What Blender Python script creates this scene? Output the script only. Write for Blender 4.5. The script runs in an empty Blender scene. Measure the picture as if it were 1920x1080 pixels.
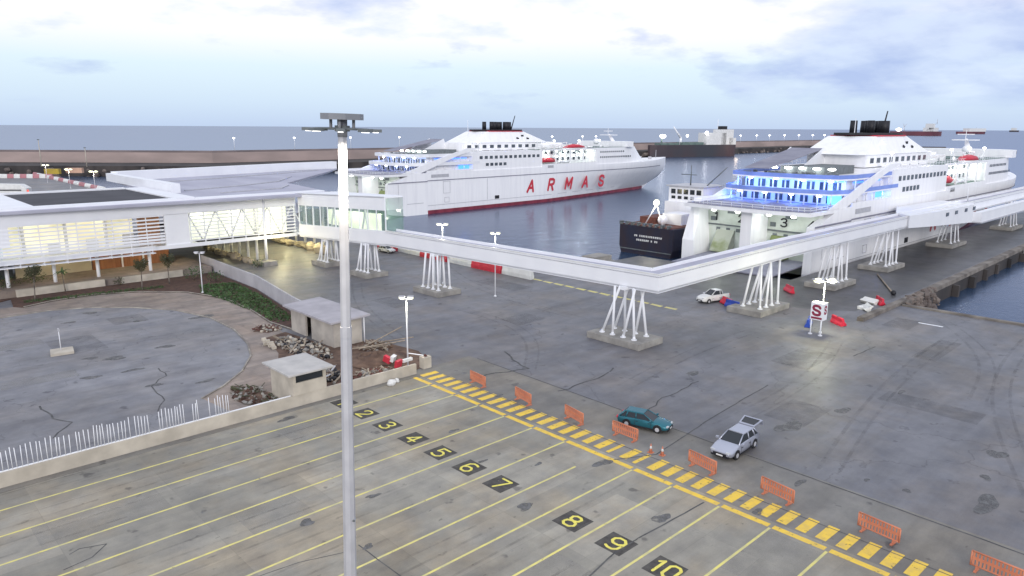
import bpy, bmesh, math, random
from mathutils import Vector, Matrix
random.seed(7)
R = math.radians
sc = bpy.context.scene
col = sc.collection
# ---------------------------------------------------------------- camera
# dock frame: X runs along the parking lanes, Y along the lane ends, camera above the origin
CAM_H, FPX = 30.0, 1363.0
HEAD, PITCH, ROLL = R(46.45), R(12.453), 0.0055
cd = bpy.data.cameras.new('camera'); cam = bpy.data.objects.new('camera', cd); col.objects.link(cam)
cd.sensor_width = 36; cd.lens = FPX/1920*36; cd.clip_start = 0.5; cd.clip_end = 200000
cam.matrix_world = (Matrix.Translation((0, 0, CAM_H)) @ Matrix.Rotation(HEAD-math.pi/2, 4, 'Z')
                    @ Matrix.Rotation(math.pi/2-PITCH, 4, 'X') @ Matrix.Rotation(ROLL, 4, 'Z'))
sc.camera = cam
# ---------------------------------------------------------------- world, sun, exposure
SUN_EL, SUN_AZ = R(17), R(228)          # azimuth measured from +X of the dock
wd = bpy.data.worlds.new('World'); sc.world = wd; wd.use_nodes = True
wt = wd.node_tree; wt.nodes.clear()
def wn(t, **k):
    n = wt.nodes.new(t)
    for a, b in k.items(): setattr(n, a, b)
    return n
def wl(a, b): wt.links.new(a, b)
sky = wn('ShaderNodeTexSky', sky_type='NISHITA', sun_disc=False)
sky.sun_elevation = SUN_EL; sky.sun_rotation = math.pi/2-SUN_AZ; sky.air_density = 1.0; sky.dust_density = 1.5; sky.ozone_density = 2.0
tc = wn('ShaderNodeTexCoord'); sep = wn('ShaderNodeSeparateXYZ'); wl(tc.outputs['Generated'], sep.inputs[0])
def wmath(op, a, b=None, c=None, clamp=False):
    n = wn('ShaderNodeMath', operation=op, use_clamp=clamp)
    for i, v in enumerate((a, b, c)):
        if v is None: continue
        if isinstance(v, (int, float)): n.inputs[i].default_value = v
        else: wl(v, n.inputs[i])
    return n.outputs[0]
def wramp(v, pts):
    n = wn('ShaderNodeValToRGB'); wl(v, n.inputs[0]); cr = n.color_ramp
    while len(cr.elements) < len(pts): cr.elements.new(0.5)
    for e, (p, c) in zip(cr.elements, pts): e.position = p; e.color = (c[0], c[1], c[2], 1)
    return n.outputs[0]
def wmix(f, a, b):
    n = wn('ShaderNodeMix', data_type='RGBA')
    if isinstance(f, (int, float)): n.inputs[0].default_value = f
    else: wl(f, n.inputs[0])
    for i, v in ((6, a), (7, b)):
        if isinstance(v, tuple): n.inputs[i].default_value = (*v, 1)
        else: wl(v, n.inputs[i])
    return n.outputs[2]
# cloud deck: project the view direction on a plane high above, so clouds shrink towards the horizon
zc = wmath('MAXIMUM', sep.outputs[2], 0.0)
den = wmath('ADD', zc, 0.24)
comb = wn('ShaderNodeCombineXYZ'); wl(wmath('DIVIDE', sep.outputs[0], den), comb.inputs[0]); wl(wmath('DIVIDE', sep.outputs[1], den), comb.inputs[1])
def wnoise(scale, detail=6, rough=0.55, off=(0, 0, 0)):
    m = wn('ShaderNodeMapping'); wl(comb.outputs[0], m.inputs[0]); m.inputs['Location'].default_value = off
    n = wn('ShaderNodeTexNoise'); wl(m.outputs[0], n.inputs['Vector']); n.inputs['Scale'].default_value = scale
    n.inputs['Detail'].default_value = detail; n.inputs['Roughness'].default_value = rough
    return n.outputs[0]
n1 = wnoise(1.7, 8, 0.55, (5.6, 1.7, 0)); n2 = wnoise(2.3, 6, 0.55, (9.3, 4.1, 0))
K = 10.0                                # the sky node is about ten times brighter than a white cloud at strength 0.1
# bright overcast veil over the blue
el = wmath('MULTIPLY', zc, 1.0)
veil = wramp(el, [(0.0, (.58*K, .71*K, .94*K)), (0.03, (.67*K, .82*K, 1.0*K)), (0.075, (.78*K, .93*K, 1.03*K)), (0.108, (1.02*K, 1.03*K, 1.10*K)), (0.15, (1.08*K, 1.07*K, 1.12*K)), (0.185, (1.0*K, 1.0*K, 1.08*K)), (0.24, (.66*K, .72*K, .88*K)), (0.36, (.84*K, .88*K, 1.0*K)), (1.0, (1.0*K, 1.04*K, 1.16*K))])  # darker band above the view is added to dim reflections in the water
base = wmix(0.90, sky.outputs[0], veil)
def toward(az, elv, inner, outer):
    """1 near the given direction of the sky, falling to 0 (degrees)"""
    d = wn('ShaderNodeVectorMath', operation='DOT_PRODUCT'); wl(tc.outputs['Generated'], d.inputs[0])
    d.inputs[1].default_value = (math.cos(R(elv))*math.cos(az), math.cos(R(elv))*math.sin(az), math.sin(R(elv)))
    n = wn('ShaderNodeMapRange', interpolation_type='SMOOTHSTEP'); wl(d.outputs['Value'], n.inputs[0])
    n.inputs[1].default_value = math.cos(R(outer)); n.inputs[2].default_value = math.cos(R(inner)); n.inputs[3].default_value = 0; n.inputs[4].default_value = 1
    return n.outputs[0]
# a bank of lavender cloud low on the right, smaller wisps elsewhere
bank = wmath('MULTIPLY', toward(HEAD-R(38), 6.0, 8, 27), wramp(el, [(0.02, (.2, .2, .2)), (0.05, (1, 1, 1)), (0.11, (.9, .9, .9)), (0.17, (.55, .55, .55)), (0.25, (.5, .5, .5))]))
low = wramp(el, [(0.0, (0, 0, 0)), (0.022, (.20, .20, .20)), (0.045, (.9, .9, .9)), (0.07, (1, 1, 1)), (0.5, (1, 1, 1)), (0.9, (.4, .4, .4))])
bm_ = wmath('ADD', n1, wmath('MULTIPLY_ADD', bank, .30, -.12))
mk = wmath('MULTIPLY', wramp(bm_, [(0.45, (0, 0, 0)), (0.52, (.5, .5, .5)), (0.64, (1, 1, 1))]), low)
greyc = wmix(wramp(n2, [(0.38, (0, 0, 0)), (0.66, (1, 1, 1))]), (.42*K, .53*K, .84*K), (.70*K, .81*K, 1.0*K))
full = wmix(wmath('MULTIPLY', mk, 0.88), base, greyc)
wisp = wmath('MULTIPLY', wramp(n2, [(0.57, (0, 0, 0)), (0.70, (.8, .8, .8))]), wramp(el, [(0.05, (0, 0, 0)), (0.09, (.8, .8, .8)), (0.4, (.7, .7, .7))]))
full = wmix(wisp, full, (.62*K, .74*K, .98*K))
bg = wn('ShaderNodeBackground'); bg.inputs[1].default_value = 0.1; wl(full, bg.inputs[0])
wo = wn('ShaderNodeOutputWorld'); wl(bg.outputs[0], wo.inputs[0])
sd = bpy.data.lights.new('sun', 'SUN'); sd.energy = 1.35; sd.angle = R(16); sd.color = (1, .96, .93)
sun = bpy.data.objects.new('sun', sd); col.objects.link(sun)
sv = Vector((math.cos(SUN_EL)*math.cos(SUN_AZ), math.cos(SUN_EL)*math.sin(SUN_AZ), math.sin(SUN_EL)))
sun.rotation_euler = sv.to_track_quat('Z', 'Y').to_euler(); sun.location = (0, 0, 200)
vs = sc.view_settings; vs.view_transform = 'Standard'; vs.look = 'None'; vs.exposure = 0.06; vs.gamma = 1.0
sc.cycles.use_denoising = True; sc.cycles.max_bounces = 6; sc.cycles.transparent_max_bounces = 8

# ---------------------------------------------------------------- helpers
def at(px, py, z=0.0):
    """photo pixel (1920 wide) -> dock point on the level z"""
    d = cam.matrix_world.to_3x3() @ Vector(((px-960)/FPX, -(py-540)/FPX, -1.0))
    t = (z-CAM_H)/d.z
    return Vector((d.x*t, d.y*t, z))
class MB:
    """collects shapes; build() links them as one mesh object"""
    def __init__(s): s.v = []; s.f = []; s.sm = []
    def add(s, vs_, fs, smooth=False):
        b = len(s.v); s.v += [tuple(p) for p in vs_]
        for f in fs: s.f.append([b+i for i in f]); s.sm.append(smooth)
        return s
    def box(s, x0, x1, y0, y1, z0, z1):
        return s.add([(x0, y0, z0), (x1, y0, z0), (x1, y1, z0), (x0, y1, z0), (x0, y0, z1), (x1, y0, z1), (x1, y1, z1), (x0, y1, z1)],
                     [(3, 2, 1, 0), (4, 5, 6, 7), (0, 1, 5, 4), (1, 2, 6, 5), (2, 3, 7, 6), (3, 0, 4, 7)])
    def obox(s, c, size, rz=0.0, rx=0.0, ry=0.0):
        m = Matrix.Translation(c) @ Matrix.Rotation(rz, 4, 'Z') @ Matrix.Rotation(ry, 4, 'Y') @ Matrix.Rotation(rx, 4, 'X')
        a, b, h = [q/2 for q in size]
        p = [m @ Vector(q) for q in ((-a, -b, -h), (a, -b, -h), (a, b, -h), (-a, b, -h), (-a, -b, h), (a, -b, h), (a, b, h), (-a, b, h))]
        return s.add(p, [(3, 2, 1, 0), (4, 5, 6, 7), (0, 1, 5, 4), (1, 2, 6, 5), (2, 3, 7, 6), (3, 0, 4, 7)])
    def prism(s, pts, z0, z1):
        n = len(pts); g = lambda z, p: z(p) if callable(z) else z
        v = [(p[0], p[1], g(z0, p)) for p in pts]+[(p[0], p[1], g(z1, p)) for p in pts]
        return s.add(v, [list(range(n))[::-1], list(range(n, 2*n))]+[(i, (i+1) % n, n+(i+1) % n, n+i) for i in range(n)])
    def sheet(s, pts, z=None):
        return s.add([(p[0], p[1], z if z is not None else p[2]) for p in pts], [list(range(len(pts)))])
    def wall(s, p0, p1, a0, a1, b0, b1, t):
        """upright slab from p0 to p1; bottom/top a0,a1 at p0 and b0,b1 at p1; thickness t to the left"""
        d = Vector((p1[0]-p0[0], p1[1]-p0[1])); d.normalize(); n = Vector((-d.y, d.x))*t
        q = [(p0[0], p0[1]), (p1[0], p1[1]), (p1[0]+n.x, p1[1]+n.y), (p0[0]+n.x, p0[1]+n.y)]
        zz = [(a0, a1), (b0, b1), (b0, b1), (a0, a1)]
        return s.add([(q[i][0], q[i][1], zz[i][0]) for i in range(4)]+[(q[i][0], q[i][1], zz[i][1]) for i in range(4)],
                     [(3, 2, 1, 0), (4, 5, 6, 7), (0, 1, 5, 4), (1, 2, 6, 5), (2, 3, 7, 6), (3, 0, 4, 7)])
    def tube(s, p0, p1, r0, r1=None, n=8, smooth=True):
        r1 = r0 if r1 is None else r1
        p0 = Vector(p0); p1 = Vector(p1); q = (p1-p0).to_track_quat('Z', 'Y')
        v = [p0+q @ Vector((r0*math.cos(2*math.pi*i/n), r0*math.sin(2*math.pi*i/n), 0)) for i in range(n)]
        v += [p1+q @ Vector((r1*math.cos(2*math.pi*i/n), r1*math.sin(2*math.pi*i/n), 0)) for i in range(n)]
        b = len(s.v); s.add(v, [(i, (i+1) % n, n+(i+1) % n, n+i) for i in range(n)], smooth)
        s.f += [[b+i for i in range(n)][::-1], [b+n+i for i in range(n)]]; s.sm += [False, False]
        return s
    def path(s, pts, r, n=6):
        for a, b in zip(pts, pts[1:]): s.tube(a, b, r, r, n)
        return s
    def ball(s, c, r, n=10, m=6, sq=(1, 1, 1)):
        v = [(c[0], c[1], c[2]+r*sq[2])]; f = []
        for j in range(1, m):
            th = math.pi*j/m
            for i in range(n):
                a = 2*math.pi*i/n; v.append((c[0]+r*sq[0]*math.sin(th)*math.cos(a), c[1]+r*sq[1]*math.sin(th)*math.sin(a), c[2]+r*sq[2]*math.cos(th)))
        v.append((c[0], c[1], c[2]-r*sq[2])); L = len(v)-1
        for i in range(n): f.append((0, 1+i, 1+(i+1) % n)); f.append((L, L-n+(i+1) % n, L-n+i))
        for j in range(m-2):
            for i in range(n): a = 1+j*n+i; b = 1+j*n+(i+1) % n; f.append((a, a+n, b+n, b))
        return s.add(v, f, True)
    def loft(s, rings, cap=True, smooth=True, closed=True):
        n = len(rings[0]); b = len(s.v); v = [p for r in rings for p in r]; f = []
        for j in range(len(rings)-1):
            for i in range(n if closed else n-1): k = (i+1) % n; f.append((j*n+i, j*n+k, (j+1)*n+k, (j+1)*n+i))
        s.add(v, f, smooth)
        if cap:
            s.f += [[b+i for i in range(n)][::-1], [b+(len(rings)-1)*n+i for i in range(n)]]; s.sm += [False, False]
        return s
    def rock(s, c, r):
        b = len(s.v); nf = len(s.f); MB.ball(s, (0, 0, 0), 1, 7, 5); s.sm[nf:] = [False]*(len(s.f)-nf); k = [random.uniform(.6, 1.25) for _ in range(3)]; a = random.uniform(0, 6.28)
        for i in range(b, len(s.v)):
            x, y, z = s.v[i]; j = random.uniform(.8, 1.2); x, y, z = x*k[0]*j*r, y*k[1]*j*r, z*k[2]*j*r*.8
            s.v[i] = (c[0]+x*math.cos(a)-y*math.sin(a), c[1]+x*math.sin(a)+y*math.cos(a), c[2]+z)
        return s
    def build(s, name, mat, parent=None, origin=None, bevel=0.0):
        me = bpy.data.meshes.new(name); o = origin
        me.from_pydata([(p[0]-o[0], p[1]-o[1], p[2]-o[2]) for p in s.v] if o is not None else s.v, [], s.f)
        me.polygons.foreach_set('use_smooth', s.sm); me.materials.append(mat); me.update()
        bm = bmesh.new(); bm.from_mesh(me); bmesh.ops.recalc_face_normals(bm, faces=bm.faces)
        if all(f.normal.z < -.98 for f in bm.faces): bmesh.ops.reverse_faces(bm, faces=bm.faces)
        bm.to_mesh(me); bm.free()
        ob = bpy.data.objects.new(name, me); col.objects.link(ob)
        if parent is not None: ob.parent = parent
        elif o is not None: ob.location = o
        if bevel: b = ob.modifiers.new('bevel', 'BEVEL'); b.width = bevel; b.segments = 2; b.limit_method = 'ANGLE'
        return ob
    def each(s, name, mat, parent=None, origin=None):
        """one object per separate piece"""
        par = list(range(len(s.v)))
        def fd(i):
            while par[i] != i: par[i] = par[par[i]]; i = par[i]
            return i
        for f in s.f:
            for i in f[1:]: par[fd(i)] = fd(f[0])
        gr = {}
        for f, m_ in zip(s.f, s.sm): gr.setdefault(fd(f[0]), []).append((f, m_))
        for fs in gr.values():
            ids = sorted({i for f, _ in fs for i in f}); mp = {i: j for j, i in enumerate(ids)}; q = MB()
            q.v = [s.v[i] for i in ids]; q.f = [[mp[i] for i in f] for f, _ in fs]; q.sm = [m_ for _, m_ in fs]; q.build(name, mat, parent, origin)
def tag(o, label=None, cat=None, group=None, kind=None):
    for k, v in (('label', label), ('category', cat), ('group', group), ('kind', kind)):
        if v: o[k] = v
    return o
def thing(name, label, cat, loc=(0, 0, 0), rz=0.0, group=None):
    o = bpy.data.objects.new(name, None); col.objects.link(o); o.location = loc; o.rotation_euler = (0, 0, rz); o.empty_display_size = .3
    return tag(o, label, cat, group)
def struct(mb, name, mat): return tag(mb.build(name, mat), kind='structure')
KIDS = {}
def kids(o): return [c for c in bpy.data.objects if c.parent == o]
def dup(root, loc, rz=None, label=None, group=None):
    def cp(o, par):
        c = o.copy(); col.objects.link(c)
        if par: c.parent = par
        for k in kids(o): cp(k, c)
        return c
    r = cp(root, None); r.location = loc
    if rz is not None: r.rotation_euler = (0, 0, rz)
    if label: r['label'] = label
    if group: r['group'] = group
    return r
STROKES = {
 'A': [[(-.42, -.5), (0, .5), (.42, -.5)], [(-.26, -.16), (.26, -.16)]],
 'R': [[(-.36, -.5), (-.36, .5), (.16, .5), (.34, .40), (.38, .24), (.34, .08), (.16, 0), (-.36, 0)], [(.02, 0), (.38, -.5)]],
 'M': [[(-.44, -.5), (-.44, .5), (0, -.22), (.44, .5), (.44, -.5)]],
 'S': [[(.36, .30), (.26, .45), (.06, .5), (-.16, .5), (-.32, .42), (-.37, .27), (-.30, .10), (-.10, .02), (.12, -.03), (.32, -.12), (.38, -.28), (.32, -.42), (.14, -.5), (-.10, -.5), (-.30, -.43), (-.38, -.28)]],
 '1': [[(-.16, .32), (.06, .5), (.06, -.5)]],
 '2': [[(-.32, .24), (-.26, .42), (-.06, .5), (.12, .5), (.30, .40), (.34, .22), (.26, .04), (-.34, -.5), (.36, -.5)]],
 '3': [[(-.32, .38), (-.14, .5), (.12, .5), (.31, .38), (.31, .16), (.12, .03), (-.06, .02)], [(.12, .03), (.34, -.12), (.34, -.36), (.14, -.5), (-.14, -.5), (-.34, -.38)]],
 '4': [[(.16, -.5), (.16, .5), (-.36, -.20), (.38, -.20)]],
 '5': [[(.32, .5), (-.26, .5), (-.30, .06), (-.06, .14), (.14, .12), (.34, -.04), (.34, -.32), (.14, -.5), (-.14, -.5), (-.34, -.40)]],
 '6': [[(.30, .42), (.12, .5), (-.12, .5), (-.30, .34), (-.34, .0), (-.34, -.30), (-.16, -.5), (.14, -.5), (.32, -.34), (.32, -.12), (.16, .04), (-.14, .04), (-.34, -.14)]],
 '7': [[(-.34, .5), (.34, .5), (-.08, -.5)]],
 '8': [[(0, .03), (-.24, .12), (-.28, .36), (-.12, .5), (.12, .5), (.28, .36), (.24, .12), (0, .03), (-.28, -.08), (-.34, -.32), (-.16, -.5), (.16, -.5), (.34, -.32), (.28, -.08), (0, .03)]],
 '9': [[(-.30, -.42), (-.12, -.5), (.12, -.5), (.30, -.34), (.34, .0), (.34, .30), (.16, .5), (-.14, .5), (-.32, .34), (-.32, .12), (-.16, -.04), (.14, -.04), (.34, .14)]],
 '0': [[(-.14, .5), (.14, .5), (.32, .34), (.32, -.34), (.14, -.5), (-.14, -.5), (-.32, -.34), (-.32, .34), (-.14, .5)]],
}
def strokes(name, body, h, w, mat, parent, loc, ex, ey, depth=.02, shear=0.0, sx=1.0, gap=1.0):
    """painted characters drawn as strokes of width w; h tall, centred on loc"""
    m = MB(); ex = Vector(ex).normalized(); ey = Vector(ey).normalized(); ez = ex.cross(ey); loc = Vector(loc); nl = 0
    for ci, ch in enumerate(body):
        ox = (ci-(len(body)-1)/2)*gap*h
        for line in STROKES[ch]:
            q = [Vector(((x*sx+shear*y)*(h-w)+ox, y*(h-w))) for x, y in line]
            for a, b in zip(q, q[1:]):
                d = (b-a).normalized(); nn = Vector((-d.y, d.x))*w/2; nl += 1; e = depth+nl*.0004
                m.add([loc+ex*p.x+ey*p.y+ez*e for p in (a-nn, b-nn, b+nn, a+nn)], [(0, 1, 2, 3)])
            for p in q:
                nl += 1; e = depth+nl*.0004
                m.add([loc+ex*(p.x+w/2*math.cos(t_*math.pi/5))+ey*(p.y+w/2*math.sin(t_*math.pi/5))+ez*e for t_ in range(10)], [list(range(10))])
    return m.build(name, mat, parent)
def lamp(parent, loc, power, color=(1, 1, 1), kind='POINT', radius=.3, spot=2.4, aim=None):
    ld = bpy.data.lights.new('lamp_light', kind); ld.energy = power; ld.color = color; ld.shadow_soft_size = radius
    if kind == 'SPOT': ld.spot_size = spot; ld.spot_blend = .6
    o = bpy.data.objects.new('lamp_light', ld); col.objects.link(o); o.parent = parent; o.location = loc
    if aim is not None: o.rotation_euler = (Vector(loc)-Vector(aim)).to_track_quat('Z', 'Y').to_euler()
    return o

# ---------------------------------------------------------------- materials
def pm(name, c1, c2=None, scale=1.0, rough=.6, bump=0.0, metal=0.0, spec=.4, detail=6, lo=.35, hi=.65, bscale=None, stretch=None, emit=0.0, trans=0.0, alpha=1.0):
    m = bpy.data.materials.new(name); m.use_nodes = True; t = m.node_tree; p = t.nodes['Principled BSDF']
    p.inputs['Roughness'].default_value = rough; p.inputs['Metallic'].default_value = metal; p.inputs['Specular IOR Level'].default_value = spec
    p.inputs['Base Color'].default_value = (*c1, 1)
    if c2 is None: c2 = tuple(q*.86 for q in c1)
    tcn = t.nodes.new('ShaderNodeTexCoord'); mp = t.nodes.new('ShaderNodeMapping'); t.links.new(tcn.outputs['Object'], mp.inputs[0])
    if stretch: mp.inputs['Scale'].default_value = stretch
    n = t.nodes.new('ShaderNodeTexNoise'); n.inputs['Scale'].default_value = scale; n.inputs['Detail'].default_value = detail; t.links.new(mp.outputs[0], n.inputs['Vector'])
    r = t.nodes.new('ShaderNodeValToRGB'); r.color_ramp.elements[0].position = lo; r.color_ramp.elements[1].position = hi
    r.color_ramp.elements[0].color = (*c2, 1); r.color_ramp.elements[1].color = (*c1, 1)
    t.links.new(n.outputs[0], r.inputs[0]); t.links.new(r.outputs[0], p.inputs['Base Color'])
    if bump:
        n2_ = t.nodes.new('ShaderNodeTexNoise'); n2_.inputs['Scale'].default_value = bscale or scale*6; n2_.inputs['Detail'].default_value = 8; t.links.new(mp.outputs[0], n2_.inputs['Vector'])
        b = t.nodes.new('ShaderNodeBump'); b.inputs['Strength'].default_value = bump; t.links.new(n2_.outputs[0], b.inputs['Height']); t.links.new(b.outputs[0], p.inputs['Normal'])
    if emit:
        t.links.new(r.outputs[0], p.inputs['Emission Color']); p.inputs['Emission Strength'].default_value = emit
    if trans: p.inputs['Transmission Weight'].default_value = trans
    if alpha < 1: p.inputs['Alpha'].default_value = alpha
    return m
def glow(name, c, s):
    m = bpy.data.materials.new(name); m.use_nodes = True; p = m.node_tree.nodes['Principled BSDF']
    p.inputs['Base Color'].default_value = (*c, 1); p.inputs['Emission Color'].default_value = (*c, 1); p.inputs['Emission Strength'].default_value = s
    return m
def ground_mat(name, base, slabs=None, stain=.5, warm=(1.1, 1.0, .88), rough=.75, cracks=0.0):
    """concrete / asphalt: large tonal drift, streaks along the traffic, dark oil spots, slab to slab change"""
    m = bpy.data.materials.new(name); m.use_nodes = True; t = m.node_tree; N = t.nodes; L = t.links; p = N['Principled BSDF']
    tcn = N.new('ShaderNodeTexCoord')
    def noise(scale, det=6, ro=.6, st=None, off=(0, 0, 0)):
        mp = N.new('ShaderNodeMapping'); L.new(tcn.outputs['Object'], mp.inputs[0]); mp.inputs['Location'].default_value = off
        if st: mp.inputs['Scale'].default_value = st
        n = N.new('ShaderNodeTexNoise'); n.inputs['Scale'].default_value = scale; n.inputs['Detail'].default_value = det; n.inputs['Roughness'].default_value = ro
        L.new(mp.outputs[0], n.inputs['Vector']); return n.outputs[0]
    def ramp(v, a, b, ca, cb):
        r = N.new('ShaderNodeValToRGB'); L.new(v, r.inputs[0]); r.color_ramp.elements[0].position = a; r.color_ramp.elements[1].position = b
        r.color_ramp.elements[0].color = (*ca, 1); r.color_ramp.elements[1].color = (*cb, 1); return r.outputs[0]
    def mul(a, b, f=1.0):
        x = N.new('ShaderNodeMix'); x.data_type = 'RGBA'; x.blend_type = 'MULTIPLY'; x.inputs[0].default_value = f
        L.new(a, x.inputs[6]); L.new(b, x.inputs[7]); return x.outputs[2]
    c = ramp(noise(.045, 5), .38, .62, tuple(q*.80 for q in base), tuple(q*1.10 for q in base))
    c = mul(c, ramp(noise(.35, 7, .65, None, (5, 2, 0)), .35, .62, (.80, .80, .82), (1.06, 1.05, 1.03)))
    c = mul(c, ramp(noise(.30, 5, .6, (.25, 1.6, 1), (3, 9, 0)), .40, .60, (.88, .88, .88), (1.03, 1.03, 1.03)))
    c = mul(c, ramp(noise(.12, 4, .6, None, (20, 0, 0)), .45, .62, (1, 1, 1), warm))
    c = mul(c, ramp(noise(.55, 3, .5, None, (0, 31, 0)), .28, .34, (1-stain, 1-stain, 1-stain*.95), (1, 1, 1)))
    c = mul(c, ramp(noise(1.6, 3, .5, (.6, 1, 1), (7, 3, 0)), .25, .30, (1-stain*.8, 1-stain*.8, 1-stain*.8), (1, 1, 1)))
    c = mul(c, ramp(noise(9, 4, .7), .3, .7, (.93, .93, .93), (1.05, 1.05, 1.05)))
    if slabs:
        mp = N.new('ShaderNodeMapping'); L.new(tcn.outputs['Object'], mp.inputs[0])
        b = N.new('ShaderNodeTexBrick'); L.new(mp.outputs[0], b.inputs['Vector']); b.offset = 0.0
        b.inputs['Color1'].default_value = (.80, .80, .79, 1); b.inputs['Color2'].default_value = (1.07, 1.05, 1.02, 1); b.inputs['Mortar'].default_value = (.80, .79, .77, 1)
        b.inputs['Scale'].default_value = 1.0; b.inputs['Mortar Size'].default_value = .025; b.inputs['Brick Width'].default_value = slabs[0]; b.inputs['Row Height'].default_value = slabs[1]; b.inputs['Bias'].default_value = 0
        c = mul(c, b.outputs['Color'], .8)
    if cracks:
        v = N.new('ShaderNodeTexVoronoi'); v.feature = 'DISTANCE_TO_EDGE'; v.inputs['Scale'].default_value = cracks
        w = N.new('ShaderNodeVectorMath'); w.operation = 'ADD'; mpn = N.new('ShaderNodeTexNoise'); mpn.inputs['Scale'].default_value = .25; mpn.inputs['Detail'].default_value = 6
        L.new(tcn.outputs['Object'], mpn.inputs['Vector']); sc_ = N.new('ShaderNodeVectorMath'); sc_.operation = 'SCALE'; sc_.inputs['Scale'].default_value = 6
        L.new(mpn.outputs['Color'], sc_.inputs[0]); L.new(tcn.outputs['Object'], w.inputs[0]); L.new(sc_.outputs[0], w.inputs[1]); L.new(w.outputs[0], v.inputs['Vector'])
        gate = ramp(noise(.06, 3, .5, None, (50, 8, 0)), .50, .58, (1, 1, 1), (0, 0, 0))
        cr = ramp(v.outputs['Distance'], .001, .005, (.66, .66, .67), (1, 1, 1))
        x = N.new('ShaderNodeMix'); x.data_type = 'RGBA'; L.new(gate, x.inputs[0]); x.inputs[6].default_value = (1, 1, 1, 1); L.new(cr, x.inputs[7])
        c = mul(c, x.outputs[2])
    L.new(c, p.inputs['Base Color'])
    rr = N.new('ShaderNodeMapRange'); rr.inputs['To Min'].default_value = rough-.18; rr.inputs['To Max'].default_value = rough+.12; L.new(noise(.2, 5, .6, None, (11, 0, 0)), rr.inputs[0]); L.new(rr.outputs[0], p.inputs['Roughness'])
    bp = N.new('ShaderNodeBump'); bp.inputs['Strength'].default_value = .25; L.new(noise(6, 8, .7), bp.inputs['Height']); L.new(bp.outputs[0], p.inputs['Normal'])
    p.inputs['Specular IOR Level'].default_value = .35
    return m
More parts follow.
